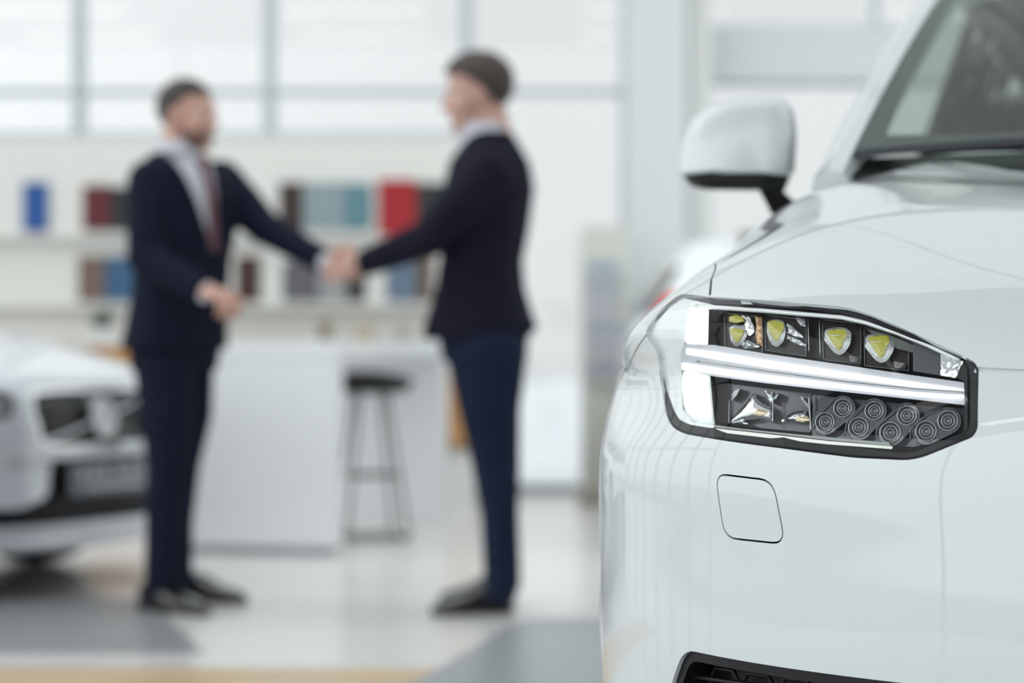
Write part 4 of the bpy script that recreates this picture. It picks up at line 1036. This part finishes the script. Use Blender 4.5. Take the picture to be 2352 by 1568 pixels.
for h in (hl_s, sm(hl_s)):
    hh = Q.panel('headlight', W3, G3, in_poly(cc3, h), M['lampgrey'], sedan, lip=0, off=-.03); Q.panel('lamp_cover', W3, G3, in_poly(cc3, h), M['clear'], hh, lip=0, off=-.002)
    sg = 1 if h is hl_s else -1
    pp = np.array(resample([(sg*.95, qv(.76)), (sg*.70, qv(.715)), (sg*.47, qv(.69))], .02)); X = Q.ev(pp[:, 0], pp[:, 1])+Q.nrm(pp[:, 0], pp[:, 1])*(-.015)
    bm = B(); add_tube(bm, [Vector(x) for x in X], .010, 8); fromb('daylight_bar', bm, M['guide'], hh, smooth=True)
    for tt in (.60, .76):
        x = Q.ev([sg*tt], [qv(.70)])[0]; n_ = Q.nrm([sg*tt], [qv(.70)])[0]
        bm = B(); add_lathe(bm, [(.001, .012), (.02, .010), (.032, 0), (.036, -.01)], Vector(x)-Vector(n_)*.026, Vector(n_), 20); fromb('projector_lens', bm, M['chrome'], hh, smooth=True)
def qline(name, pts, off, r, m, par):
    pp = np.array(resample(pts, .02)); X = Q.ev(pp[:, 0], pp[:, 1])+Q.nrm(pp[:, 0], pp[:, 1])*off
    bm = B(); add_tube(bm, [Vector(x) for x in X], r, 8); fromb(name, bm, m, par, smooth=True)
for tt in np.linspace(-.32, .32, 17): qline('grille_bar', [(tt, qv(.575)), (tt, qv(.705))], -.022, .005, M['gloss_black'], grs)
qline('emblem_bar', [(-.33, qv(.715)), (.33, qv(.56))], -.006, .008, M['satin'], grs)
c = Vector(Q.ev([0.0], [qv(.64)])[0]); nn_ = Vector(Q.nrm([0.0], [qv(.64)])[0])
bm = B(); add_lathe(bm, [(.052, -.004), (.072, -.004), (.077, .004), (.070, .010), (.056, .010), (.050, .004), (.052, -.004)], c+nn_*.004, nn_, 36)
add_lathe(bm, [(.052, .0), (.001, .002)], c+nn_*.004, nn_, 36)
add_tube(bm, [c+Vector((-.045, 0, .045)), c+Vector((-.075, 0, .075))], .006, 6); add_tube(bm, [c+Vector((-.085, -.002, .058)), c+Vector((-.080, -.002, .080)), c+Vector((-.058, -.002, .085))], .005, 6)
fromb('emblem', bm, mat('brushed_emblem', (.62, .63, .65), .38, .6), grs, smooth=True)
# chrome strip under the grille, splitter, number plate
qline('chrome_strip', [(-.50, qv(.50)), (.50, qv(.50))], .004, .010, M['satin'], sedan)
qline('splitter', [(-.86, qv(.275)), (-.4, qv(.275)), (.4, qv(.275)), (.86, qv(.275))], .0, .010, M['black_plastic'], sedan)
qline('lower_lip', [(-.86, qv(.20)), (-.4, qv(.20)), (.4, qv(.20)), (.86, qv(.20))], .004, .026, M['silver'], sedan)
bm = B(); add_box(bm, (0, -.045, .425), (.52, .012, .115), bev=.003); pl = fromb('number_plate', bm, mat('grey_number_plate', (.16, .17, .19), .4), sedan)
bm = B()
for x_ in (-.19, -.13, -.07, .04, .10, .16):
    add_box(bm, (x_, -.0525, .445), (.035, .002, .03)); 
add_box(bm, (0, -.0525, .395), (.36, .002, .018)); fromb('plate_marks', bm, mat('pale_plate_marks', (.45, .47, .5), .5), pl)
# rest of the body
def srs(w, hw, zt): 
    pr = [(0, .17), (.80*hw, .17), (.965*hw, .24), (.99*hw, .45), (1.0*hw, .60), (.985*hw, .75), (.955*hw, zt-.05), (.90*hw, zt), (.5*hw, zt+.01), (0, zt+.015)]
    pts = [(-u, w, z) for u, z in pr]; return pts+[(-p[0], p[1], p[2]) for p in pts[-2:0:-1]]
bm = B(); add_loft(bm, [srs(*a) for a in ((1.38, .915, .905), (1.9, .925, .93), (2.8, .93, .95), (3.6, .93, .965), (4.3, .90, .965), (4.62, .84, .93), (4.76, .74, .88))])
fromb('body_shell', bm, M['silver'], sedan, smooth=True).modifiers.new('e', 'EDGE_SPLIT').split_angle = math.radians(40)
bm = B(); rings = []
for w, hb, ht, zt in ((1.30, .70, .70, .99), (1.7, .76, .66, 1.17), (2.15, .80, .60, 1.37), (2.6, .81, .58, 1.425), (3.1, .80, .57, 1.42), (3.6, .78, .56, 1.34), (4.1, .72, .60, 1.12), (4.35, .68, .66, .985)):
    zb = .95; rings.append([(-hb, w, zb), (-hb+(hb-ht)*.8, w, zb+(zt-zb)*.85), (-ht+.05, w, zt), (0, w, zt+.02), (ht-.05, w, zt), (hb-(hb-ht)*.8, w, zb+(zt-zb)*.85), (hb, w, zb)])
add_loft(bm, rings); fromb('cabin_glass', bm, M['gloss_black'], sedan, smooth=True).modifiers.new('e', 'EDGE_SPLIT').split_angle = math.radians(35)
bm = B(); add_loft(bm, [[(-.55, w, z-.02), (-.50, w, z+.02), (0, w, z+.04), (.50, w, z+.02), (.55, w, z-.02), (0, w, z)] for w, z in ((2.12, 1.375), (2.6, 1.435), (3.1, 1.43), (3.5, 1.375))]); fromb('roof', bm, M['silver'], sedan, smooth=True)
for sg in (-1, 1):
    bm = B(); add_tube(bm, [(sg*.74, 1.36, .985), (sg*.68, 1.75, 1.20), (sg*.60, 2.14, 1.385), (sg*.585, 2.6, 1.44), (sg*.58, 3.1, 1.43), (sg*.60, 3.6, 1.35), (sg*.66, 4.15, 1.10), (sg*.70, 4.4, .98)], .035, 8); fromb('roof_pillar', bm, M['silver'], sedan, smooth=True)
    bm = B(); add_loft(bm, [[(sg*(.93+x), 1.72+y, 1.0+z) for x, y, z in ((0, -.05*k_, -.05*k_), (.0, .05*k_, -.05*k_), (0, .05*k_, .06*k_), (0, -.05*k_, .06*k_))] if False else [(sg*xx, 1.72-.06*k_, 1.02-.06*k_), (sg*xx, 1.72+.05*k_, 1.02-.06*k_), (sg*xx, 1.72+.05*k_, 1.02+.06*k_), (sg*xx, 1.72-.05*k_, 1.02+.055*k_)] for xx, k_ in ((.86, .4), (.92, .8), (1.0, 1.0), (1.05, .8), (1.07, .4))])
    fromb('door_mirror', bm, M['silver'], sedan)
    for y_ in (.93, 3.75): wheel(sedan, sg*.80, y_, r=.325, wd=.22, sg=sg)
    bm = B(); add_box(bm, (sg*.70, 4.66, .84), (.34, .10, .14), bev=.02); fromb('tail_light', bm, M['tail'] if 'tail' in M else M.setdefault('tail', mat('red_tail_light', (.6, .02, .03), .2, 0, 1.0, emit=(1, .05, .06), es=.25)), sedan)
bm = B(); add_box(bm, (0, 2.4, .22), (1.4, 3.9, .12)); fromb('underbody', bm, M['void'], sedan)

# a third, small white car far behind, tail towards the camera
city = empty('hatchback', (1.43, 10.35, 0), 0, 'small white car with red tail light, far behind the big white SUV and mostly hidden', 'car')
def cring(y, hb, zb, hr, zr_):
    pr = [(0, .22), (hb*.9, .22), (hb, .35), (hb*1.0, .75), (hb*.985, .95), (hb*.95, zb), (hr+(hb*.95-hr)*.35, zb+(zr_-zb)*.72), (hr, zr_), (hr*.5, zr_+.02), (0, zr_+.025)]
    L = [(x, y, z) for x, z in pr]; return L+[(-x, y, z) for x, y, z in L[-2:0:-1]]
bm = B(); add_loft(bm, [cring(*a_) for a_ in ((0, .76, .98, .50, 1.20), (.05, .82, 1.03, .52, 1.26), (.30, .86, 1.05, .58, 1.36), (1.2, .875, 1.04, .60, 1.40), (2.2, .875, 1.02, .60, 1.36), (2.75, .87, 1.00, .60, 1.10), (3.2, .84, .96, .6, .98), (3.6, .74, .80, .5, .84))])
bd = fromb('body_shell', bm, M['paint'], city, smooth=True)
for sg in (-1, 1):
    bm = B(); add_loft(bm, [[(sg*x0, y0, z0), (sg*x1, y0-.01, z0), (sg*x1, y1, z0), (sg*x0, y1, z0)] for x0, x1, y0, y1, z0 in ((.66, .845, .0, .14, .90), (.64, .835, .0, .16, 1.02), (.62, .80, .02, .17, 1.08), (.60, .76, .04, .18, 1.13))])
    fromb('tail_light', bm, mat('red_tail_light', (.75, .02, .04), .2, 0, 1.0, emit=(1, .06, .08), es=.5), city)
    for y_ in (.62, 2.95): wheel(city, sg*.76, y_, r=.30, wd=.19, sg=sg)
bm = B(); add_loft(bm, [[(x, -.030, 1.05), (x, -.022, 1.25), (x, .15, 1.40), (x, .24, 1.35), (x, .06, 1.20), (x, .03, 1.04)] for x in (-.44, -.22, 0, .22, .44)]); fromb('rear_window', bm, M['gloss_black'], city)
for sg in (-1, 1):
    bm = B(); add_loft(bm, [[(sg*(.845-.02*k_), y_, 1.06), (sg*(.70-.02*k_), y_, zt_), (sg*(.66-.02*k_), y_, zt_), (sg*(.80-.02*k_), y_, 1.06)] for y_, zt_, k_ in ((.5, 1.26, 0), (1.2, 1.31, 0), (2.1, 1.28, 0), (2.5, 1.12, 0))]); fromb('side_window', bm, M['gloss_black'], city)
bm = B(); add_box(bm, (0, -.005, .70), (.50, .02, .11), bev=.004); fromb('number_plate', bm, M['white_lam'], city)
bm = B(); add_box(bm, (0, .03, .42), (1.45, .06, .20), bev=.02); fromb('rear_bumper', bm, M['black_plastic'], city)
# ================================================================== people
def cone(bm, a, b, ra, rb, seg=14):
    a, b = Vector(a), Vector(b); add_tube(bm, [a, b], [ra, rb], seg); add_ball(bm, a, (ra,)*3, seg=seg); add_ball(bm, b, (rb,)*3, seg=seg)
def chain(bm, pts, rs, seg=14):
    for i in range(len(pts)-1): cone(bm, pts[i], pts[i+1], rs[i], rs[i+1], seg)
def frame(f, up=(0, 0, 1)):
    f = Vector(f).normalized(); s = Vector(up).cross(f).normalized(); u = f.cross(s); return Matrix((f, s, u)).transposed()
def fused(name, bm, m, parent, voxel=.006, smooth=6):
    me = bpy.data.meshes.new(name); bm.to_mesh(me); bm.free()
    t = bpy.data.objects.new(name+'_tmp', me); COL.objects.link(t)
    r = t.modifiers.new('r', 'REMESH'); r.mode = 'VOXEL'; r.voxel_size = voxel; r.use_smooth_shade = True
    s = t.modifiers.new('s', 'SMOOTH'); s.iterations = smooth; s.factor = .5
    dg = bpy.context.evaluated_depsgraph_get(); dg.update()
    nm = bpy.data.meshes.new_from_object(t.evaluated_get(dg)); bpy.data.objects.remove(t); nm.name = name
    nm.materials.clear()
    bv = BVHTree.FromPolygons([v.co.copy() for v in nm.vertices], [tuple(p.vertices) for p in nm.polygons])
    o = link(name, nm, m, parent, smooth=True, world=True)
    return o, bv
def oval_loft(bm, secs, seg=28, p=2.3):
    """secs: (centre, side vector, forward vector) superellipse sections"""
    rings = []
    for c, sv, fv in secs:
        ring = []
        for k_ in range(seg):
            a = 2*math.pi*k_/seg; ca, sa = math.cos(a), math.sin(a)
            ring.append(Vector(c)+sv*math.copysign(abs(ca)**(2/p), ca)+fv*math.copysign(abs(sa)**(2/p), sa))
        rings.append(ring)
    add_loft(bm, rings)
def head(bm, c, R, s=1.0):
    q = lambda f, sd, z: c+R @ (Vector((f, sd, z))*s)
    E = lambda f, sd, z, a, b_, d: add_ball(bm, q(f, sd, z), (a*s, b_*s, d*s), rot=R, seg=20)
    E(-.012, 0, .022, .098, .077, .088); E(.032, 0, -.028, .060, .058, .080); E(.036, 0, -.083, .050, .045, .034); E(.072, 0, -.104, .020, .022, .018)
    cone(bm, q(.086, 0, .004), q(.104, 0, -.034), .007*s, .013*s); E(.098, 0, -.038, .014, .018, .010)
    E(.078, .022, .020, .014, .024, .010); E(.078, -.022, .020, .014, .024, .010); E(.084, 0, -.062, .011, .024, .006); E(.082, 0, -.073, .012, .020, .006)
    E(.045, .045, -.035, .030, .020, .035); E(.045, -.045, -.035, .030, .020, .035)
    for sg in (-1, 1):
        E(-.006, sg*.077, -.018, .018, .008, .031); E(-.012, sg*.082, -.006, .012, .006, .016)
    cone(bm, q(-.030, 0, -.06), q(-.040, 0, -.165), .054*s, .060*s)
def hairpiece(c, R, s, m, parent, quiff=.0, top=.006):
    bm = B(); r = bmesh.ops.create_uvsphere(bm, u_segments=72, v_segments=60, radius=1.0)
    dele = []
    for v in bm.verts:
        d = v.co.copy(); f, sd, z = d.x, d.y, d.z
        k_ = 1.005+top*6*max(0, z)
        k_ += quiff*max(0, f)*max(0, z)*2.2
        v.co = Vector((-.014+f*.100*k_, sd*.079*k_, .026+z*.090*k_))
        hl_ = float(np.interp(f, [-1, -.45, -.15, .05, .22, .45, .7, 1], [-.055, -.045, -.020, -.012, .022, .048, .060, .062]))+.004*math.sin(sd*40)
        if v.co.z < hl_: dele.append(v)
    bmesh.ops.delete(bm, geom=dele, context='VERTS')
    for v in bm.verts: v.co = c+R @ (v.co*s)
    o = fromb('hair', bm, m, parent, smooth=True, world=True); md = o.modifiers.new('t', 'SOLIDIFY'); md.thickness = .009; md.offset = -1
    return o
def eyes(c, R, s, parent):
    for sg in (-1, 1):
        bm = B(); add_ball(bm, c+R @ (Vector((.0735, sg*.030, -.001))*s), (.0118*s,)*3, seg=12); e = fromb('eye', bm, M['eyewhite'], parent, smooth=True, world=True)
        bm = B(); add_ball(bm, c+R @ (Vector((.0825, sg*.031, -.001))*s), (.004*s, .005*s, .005*s), rot=R, seg=10); fromb('iris', bm, M['iris'], e, smooth=True, world=True)
def hand(bm, wrist, d, n, side, curl=(.5, .5, .4), spread=.02, s=1.0, thumb=None):
    """d finger direction, n palm facing, side = towards the thumb; curl bends fingers towards n"""
    d = Vector(d).normalized(); n = Vector(n); n = (n-d*n.dot(d)).normalized(); sd = Vector(side); sd = (sd-d*sd.dot(d)-n*sd.dot(n)).normalized()
    Rm = Matrix((d, sd, n)).transposed()
    add_ball(bm, wrist+d*.052*s, (.055*s, .042*s, .017*s), rot=Rm, seg=16); add_ball(bm, wrist+d*.035*s+sd*.022*s+n*.008*s, (.035*s, .018*s, .017*s), rot=Rm, seg=12)
    cone(bm, wrist-d*.03*s, wrist+d*.02*s, .027*s, .024*s)
    for i, (off, L) in enumerate(((.030, .92), (.010, 1.0), (-.010, .95), (-.029, .78))):
        p = wrist+d*.088*s+sd*off*s; a = 0; pts = [p]
        for j, seg in enumerate((.042, .027, .021)):
            a += curl[j]
            dd = d*math.cos(a)+n*math.sin(a)+sd*spread*(1.5-i)
            p = p+dd.normalized()*seg*L*s; pts.append(p)
        chain(bm, [wrist+d*.05*s+sd*off*.8*s]+pts, [.010*s, .0098*s, .009*s, .0082*s, .0072*s], 10)
    th = Vector(thumb) if thumb is not None else (d*.7+sd*.6+n*.35)
    p = wrist+d*.022*s+sd*.030*s; t1 = p+th.normalized()*.038*s; t2 = t1+(th.normalized()+d*.5+n*.2).normalized()*.028*s; t3 = t2+(th.normalized()*.3+d+n*.3).normalized()*.022*s
    chain(bm, [p, t1, t2, t3], [.014*s, .0115*s, .0105*s, .009*s], 10)
def shoe(name, heel, toe, m, parent, wd=.052):
    heel, toe = Vector(heel)+Z*.0028, Vector(toe)+Z*.0028; d = (toe-heel); L = d.length; d.normalize(); s = Vector((0, 0, 1)).cross(d)
    bm = B(); secs = []
    for f, w_, h0, h1 in ((-.0, .55, .006, .075), (.06, .75, .004, .095), (.22, .80, .004, .100), (.40, .82, .006, .085), (.58, .95, .004, .062), (.75, 1.0, .003, .050), (.90, .75, .003, .040), (1.0, .30, .006, .026)):
        c = heel+d*L*f; secs.append((c+Vector((0, 0, (h0+h1)/2)), s*wd*w_, Vector((0, 0, (h1-h0)/2))))
    oval_loft(bm, secs, 20, 2.6); o = fromb(name, bm, m, parent, smooth=True, world=True)
    bm = B(); add_loft(bm, [[c+sv*a for a in (-1, 1)]+[c+sv*a+Vector((0, 0, .014)) for a in (1, -1)] for c, sv in [(heel+d*L*f, s*wd*w_*1.04) for f, w_ in ((-.01, .6), (.06, .8), (.3, .84), (.58, .98), (.75, 1.03), (.9, .8), (1.0, .35))]])
    fromb('sole', bm, M['sole'], o, world=True)
    bm = B()
    for k_ in range(4):
        c = heel+d*L*(.34+.07*k_); h = .092-.009*k_; add_tube(bm, [c+s*.022+Vector((0, 0, h-.004)), c+Vector((0, 0, h+.006)), c-s*.022+Vector((0, 0, h-.004))], .0025, 6)
    fromb('laces', bm, M['sole'], o, smooth=True, world=True)
    return o
def patch(name, bv, quads, direction, off, m, parent, n1=8, n2=16, th=.003):
    """cloth panel lying on a garment: bilinear patch dropped on it along -direction"""
    a, b_, c, d_ = [Vector(x) for x in quads]; dr = Vector(direction).normalized(); V = []; F_ = []
    for j in range(n2+1):
        for i in range(n1+1):
            u, v = i/n1, j/n2; p = (a*(1-u)+b_*u)*(1-v)+(d_*(1-u)+c*u)*v
            loc, nn, _, _ = bv.ray_cast(p+dr*.5, -dr)
            V.append((loc if loc is not None else p)+dr*off)
    for j in range(n2):
        for i in range(n1): k_ = j*(n1+1)+i; F_.append((k_, k_+1, k_+n1+2, k_+n1+1))
    o = raw(name, V, F_, m, parent, smooth=True, world=True)
    md = o.modifiers.new('t', 'SOLIDIFY'); md.thickness = th; md.offset = 0
    return o
M['skin'] = mat('skin', (.60, .35, .28), .5, noise=(60, .06)); M['skin'].node_tree.nodes['Principled BSDF'].inputs['Subsurface Weight'].default_value = .05
M['skin2'] = mat('fair_skin', (.60, .36, .30), .5, noise=(60, .06))
M['hair1'] = mat('dark_brown_hair', (.035, .026, .022), .6, bump=(400, .6)); M['hair2'] = mat('brown_hair', (.050, .036, .032), .6, bump=(400, .6))
M['beard'] = mat('stubble', (.16, .09, .07), .7)
M['eyewhite'] = mat('eye_white', (.8, .8, .78), .2); M['iris'] = mat('dark_iris', (.03, .02, .015), .1)
M['suit1'] = mat('dark_navy_wool', (.009, .0115, .026), .9, noise=(40, .10), spec=.15); M['suit2'] = mat('midnight_wool', (.0105, .0105, .022), .9, noise=(40, .10), spec=.15)
M['trouser2'] = mat('navy_trouser_cloth', (.011, .018, .042), .9, noise=(40, .10), spec=.15)
M['shirt'] = mat('pale_lilac_shirt', (.66, .67, .76), .7); M['tie'] = mat('muted_red_tie', (.17, .075, .09), .55)
M['sock'] = mat('black_sock', (.012, .012, .016), .9)
M['shoe'] = mat('black_leather', (.012, .011, .012), .22, 0, .5); M['sole'] = mat('black_sole', (.01, .01, .01), .6)
Z = Vector((0, 0, 1))
def gp(px, py):          # point on the floor seen at a pixel
    D = CZ*FPX/(py-784.0); return P(px, py, D)

# ---- man on the left, bearded
f1 = Vector((.80, -.60, 0)); s1 = Vector((.60, .80, 0))        # facing, towards the far shoulder
D1 = 8.36
man = empty('person', (P(400, 1400, D1).x, D1, 0), 0, 'bearded man in dark navy suit, pale shirt and reddish tie, shaking hands', 'person')
C = lambda px, py, d=0.0: P(px, py, D1+d)
hc = C(432, 262); HR = frame((.88, -.42, -.04)); HS = 1.06
nearS, farS = C(345, 418, -.14), C(508, 418, .16)
ne, nw = C(333, 590, -.20), C(468, 668, -.32)
fe, fw_ = C(606, 522, .06), C(742, 599, -.096)
hipn, hipf = C(375, 800, -.07), C(432, 800, .09)
kn, kf = C(386, 1070, -.10), C(414, 1065, .10); an, af = C(376, 1345, -.06), C(402, 1325, .14)
an.z = .10; af.z = .10
bm = B(); head(bm, hc, HR, HS)
oval_loft(bm, [(C(412, 350), s1*.075, f1*.06), (C(418, 385), s1*.15, f1*.085), (C(424, 430), s1*.175, f1*.105), (C(424, 520), s1*.16, f1*.105), (C(418, 620), s1*.14, f1*.10), (C(410, 720), s1*.155, f1*.105), (C(404, 800), s1*.15, f1*.10)])
chain(bm, [nearS, ne, nw], [.052, .040, .028]); chain(bm, [farS, fe, fw_], [.052, .040, .028])
chain(bm, [hipn, kn, an], [.085, .055, .038]); chain(bm, [hipf, kf, af], [.085, .055, .038])
GL = [(gp(330, 1398), gp(474, 1414)), (gp(410, 1374), gp(562, 1386))]
for a_, (h_, t_) in zip((an, af), GL): chain(bm, [a_, h_+(t_-h_)*.22+Z*.052, h_+(t_-h_)*.72+Z*.028], [.036, .028, .015])
hd1 = (C(560, 690, -.36)-nw).normalized()
hand(bm, nw, (C(520, 676, -.40)-nw), -Z*.3+f1*.2-Vector((.5, -.5, .1)), Vector((.1, -.2, 1)), (.75, .9, .6), s=1.15)
shk = C(810, 616, -.100)
hand(bm, fw_, (shk-fw_), Vector((-.1, -1, -.15)), Vector((.1, .0, 1)), (.35, .55, .45), thumb=Vector((.8, -.35, .45)))
body1, _ = fused('body', bm, M['skin'], man, .0052, 4)
hairpiece(hc, HR, HS, M['hair1'], man); eyes(hc, HR, HS, body1)
# beard
bm = B(); r_ = bmesh.ops.create_uvsphere(bm, u_segments=32, v_segments=24, radius=1.0); dl = []
for v in bm.verts:
    d = v.co.copy(); v.co = Vector((.030+d.x*.064, d.y*.060, -.058+d.z*.066))
    if v.co.x < .005 or v.co.z > -.045 or (v.co.z > -.060 and v.co.x > .075) : dl.append(v)
bmesh.ops.delete(bm, geom=dl, context='VERTS')
for v in bm.verts: v.co = hc+HR @ (v.co*HS)
fromb('beard', bm, M['beard'], man, smooth=True, world=True).modifiers.new('t', 'SOLIDIFY').thickness = .006
# shirt (collar and cuffs), jacket, trousers
bm = B(); oval_loft(bm, [(C(404, 326), s1*.068, f1*.070), (C(410, 348), s1*.080, f1*.076), (C(416, 375), s1*.085, f1*.085), (C(422, 410), s1*.11, f1*.10), (C(424, 520), s1*.11, f1*.10)])
fused('shirt', bm, M['shirt'], man, .006, 3)
for w_, e_ in ((nw, ne), (fw_, fe)):
    d_ = (w_-e_).normalized(); bm = B(); cone(bm, w_-d_*.03, w_+d_*.006, .038, .036); fromb('cuff', bm, M['shirt'], man, smooth=True, world=True)
bm = B()
oval_loft(bm, [(C(404, 352), s1*.090, f1*.075), (C(414, 376), s1*.150, f1*.100), (C(424, 405), s1*.205, f1*.118), (C(428, 450), s1*.215, f1*.132), (C(426, 520), s1*.200, f1*.135), (C(420, 600), s1*.182, f1*.132), (C(414, 680), s1*.185, f1*.134), (C(406, 750), s1*.195, f1*.140), (C(400, 802), s1*.205, f1*.148)])
chain(bm, [nearS, ne, nw-(nw-ne).normalized()*.025], [.080, .064, .050]); chain(bm, [farS, C(557, 470, .11), fe, fw_-(fw_-fe).normalized()*.02], [.080, .074, .062, .047])
jac1, bvj = fused('jacket', bm, M['suit1'], man, .007, 5)
PV = lambda px, py, d=0: C(px, py, d)
vd = (f1*.75+Vector((.1, -.6, 0))).normalized()
patch('shirt_front', bvj, [C(388, 340, -.16), C(492, 352, -.06), C(536, 570, -.16), C(518, 570, -.18)], vd, .004, M['shirt'], jac1)
patch('tie', bvj, [C(462, 366, -.12), C(486, 368, -.10), C(536, 580, -.16), C(504, 560, -.16)], vd, .010, M['tie'], jac1, th=.006)
bm = B(); add_ball(bm, C(468, 368, -.14), (.020, .016, .022)); fromb('tie_knot', bm, M['tie'], jac1, smooth=True, world=True)
patch('lapel', bvj, [C(384, 350, -.16), C(398, 352, -.16), C(520, 570, -.18), C(500, 540, -.18)], vd, .008, M['suit1'], jac1)
patch('lapel', bvj, [C(486, 356, -.05), C(500, 372, -.05), C(545, 540, -.12), C(530, 570, -.16)], vd, .008, M['suit1'], jac1)
bm = B()
oval_loft(bm, [(C(404, 745), s1*.160, f1*.120), (C(402, 800), s1*.175, f1*.128), (C(400, 850), s1*.165, f1*.120)])
chain(bm, [C(376, 830, -.07), C(384, 950, -.09), kn, C(378, 1200, -.08), C(374, 1352, -.05)], [.105, .095, .074, .066, .064])
chain(bm, [C(426, 830, .09), C(430, 950, .10), kf, C(402, 1200, .12), C(402, 1338, .14)], [.100, .088, .070, .064, .062])
fused('trousers', bm, M['suit1'], man, .007, 5)
for a_, (h_, t_) in zip((an, af), GL):
    shoe('shoe', h_, t_, M['shoe'], man, .054)
    bm = B(); cone(bm, a_+Z*.06, a_, .046, .044); cone(bm, a_, h_+(t_-h_)*.22+Z*.055, .044, .038); fromb('sock', bm, M['sock'], man, smooth=True, world=True)

# ---- man on the right, clean shaven, back towards the pillar
f2 = Vector((-.97, .24, 0)); s2 = Vector((-.24, -.97, 0))       # facing, towards the near shoulder
D2 = 8.20
man2 = empty('person', (P(1140, 1410, D2).x, D2, 0), 0, 'tall man in midnight blue jacket and navy trousers, seen side on, reaching out his hand', 'person')
C = lambda px, py, d=0.0: P(px, py, D2+d)
hc2 = C(1094, 212); HR2 = frame((-.98, -.05, -.12)); HS2 = 1.10
ns, fs = C(1118, 402, -.17), C(1092, 402, .17)
ne2, nw2 = C(988, 545, -.20), C(838, 604, .002)
fe2, fw2 = C(1140, 610, .22), C(1090, 740, .22)
k1, k2 = C(1132, 1058, -.08), C(1150, 1058, .10); a1, a2 = C(1148, 1340, -.07), C(1162, 1325, .12); a1.z = a2.z = .10
bm = B(); head(bm, hc2, HR2, HS2)
oval_loft(bm, [(C(1110, 320), s2*.075, f2*.06), (C(1112, 360), s2*.15, f2*.09), (C(1112, 420), s2*.17, f2*.11), (C(1108, 520), s2*.16, f2*.11), (C(1104, 620), s2*.14, f2*.105), (C(1106, 720), s2*.15, f2*.12), (C(1112, 800), s2*.15, f2*.115)])
chain(bm, [ns, ne2, nw2], [.054, .042, .029]); chain(bm, [fs, fe2, fw2], [.054, .042, .029])
chain(bm, [C(1118, 800, -.08), k1, a1], [.09, .056, .038]); chain(bm, [C(1120, 800, .08), k2, a2], [.09, .056, .038])
GR = [(gp(1172, 1404), gp(992, 1412)), (gp(1176, 1378), gp(1010, 1384))]
for a_, (h_, t_) in zip((a1, a2), GR): chain(bm, [a_, h_+(t_-h_)*.22+Z*.052, h_+(t_-h_)*.72+Z*.028], [.036, .028, .015])
hand(bm, nw2, (C(770, 620, .004)-nw2), Vector((.05, 1, -.1)), Vector((-.15, 0, 1)), (.35, .55, .5), thumb=Vector((-.8, .3, .4)))
hand(bm, fw2, -Z, Vector((-.3, -.6, 0)), f2, (.3, .4, .3))
body2, _ = fused('body', bm, M['skin2'], man2, .0052, 4)
hairpiece(hc2, HR2, HS2, M['hair2'], man2, quiff=.07, top=.010); eyes(hc2, HR2, HS2, body2)
bm = B(); oval_loft(bm, [(C(1114, 284), s2*.070, f2*.072), (C(1116, 322), s2*.084, f2*.084), (C(1110, 365), s2*.10, f2*.098), (C(1108, 430), s2*.12, f2*.11), (C(1106, 520), s2*.12, f2*.11)])
fused('shirt', bm, M['shirt'], man2, .006, 3)
d_ = (nw2-ne2).normalized(); bm = B(); cone(bm, nw2-d_*.03, nw2+d_*.006, .038, .036); fromb('cuff', bm, M['shirt'], man2, smooth=True, world=True)
bm = B()
oval_loft(bm, [(C(1130, 302), s2*.080, f2*.066), (C(1128, 336), s2*.140, f2*.098), (C(1126, 372), s2*.200, f2*.128), (C(1124, 430), s2*.215, f2*.146), (C(1118, 520), s2*.205, f2*.138), (C(1106, 600), s2*.190, f2*.134), (C(1104, 660), s2*.190, f2*.146), (C(1104, 720), s2*.205, f2*.172), (C(1105, 752), s2*.215, f2*.190), (C(1092, 780), s2*.210, f2*.170)])
chain(bm, [ns, C(1052, 478, -.23), ne2, nw2-(nw2-ne2).normalized()*.02], [.088, .078, .066, .049]); chain(bm, [fs, fe2, fw2+Z*.03], [.085, .066, .048])
jac2, bvk = fused('jacket', bm, M['suit2'], man2, .007, 5)
bm = B(); add_loft(bm, [[C(1135+i*1.0, 286+i*3, d) for i, d in ((0, -.07+q_), (0, .07+q_), (6, .08+q_), (6, -.08+q_))] for q_ in (0, .001)]) if False else add_tube(bm, [C(1082, 372, -.10), C(1108, 312, -.085), C(1140, 290, -.03), C(1142, 290, .05)], [.010, .014, .016, .014], 8)
fromb('collar', bm, M['suit2'], jac2, smooth=True, world=True)
bm = B()
oval_loft(bm, [(C(1106, 700), s2*.165, f2*.140), (C(1110, 770), s2*.180, f2*.150), (C(1114, 830), s2*.170, f2*.138)])
chain(bm, [C(1118, 810, -.09), C(1124, 930, -.09), k1, C(1148, 1180, -.08), C(1152, 1350, -.06)], [.138, .108, .074, .064, .058])
chain(bm, [C(1124, 810, .09), C(1130, 930, .09), k2, C(1152, 1180, .10), C(1160, 1336, .12)], [.130, .100, .068, .060, .056])
fused('trousers', bm, M['trouser2'], man2, .007, 5)
for a_, (h_, t_) in zip((a1, a2), GR):
    shoe('shoe', h_, t_, M['shoe'], man2, .053)
    bm = B(); cone(bm, a_+Z*.06, a_, .046, .044); cone(bm, a_, h_+(t_-h_)*.22+Z*.055, .044, .038); fromb('sock', bm, M['sock'], man2, smooth=True, world=True)
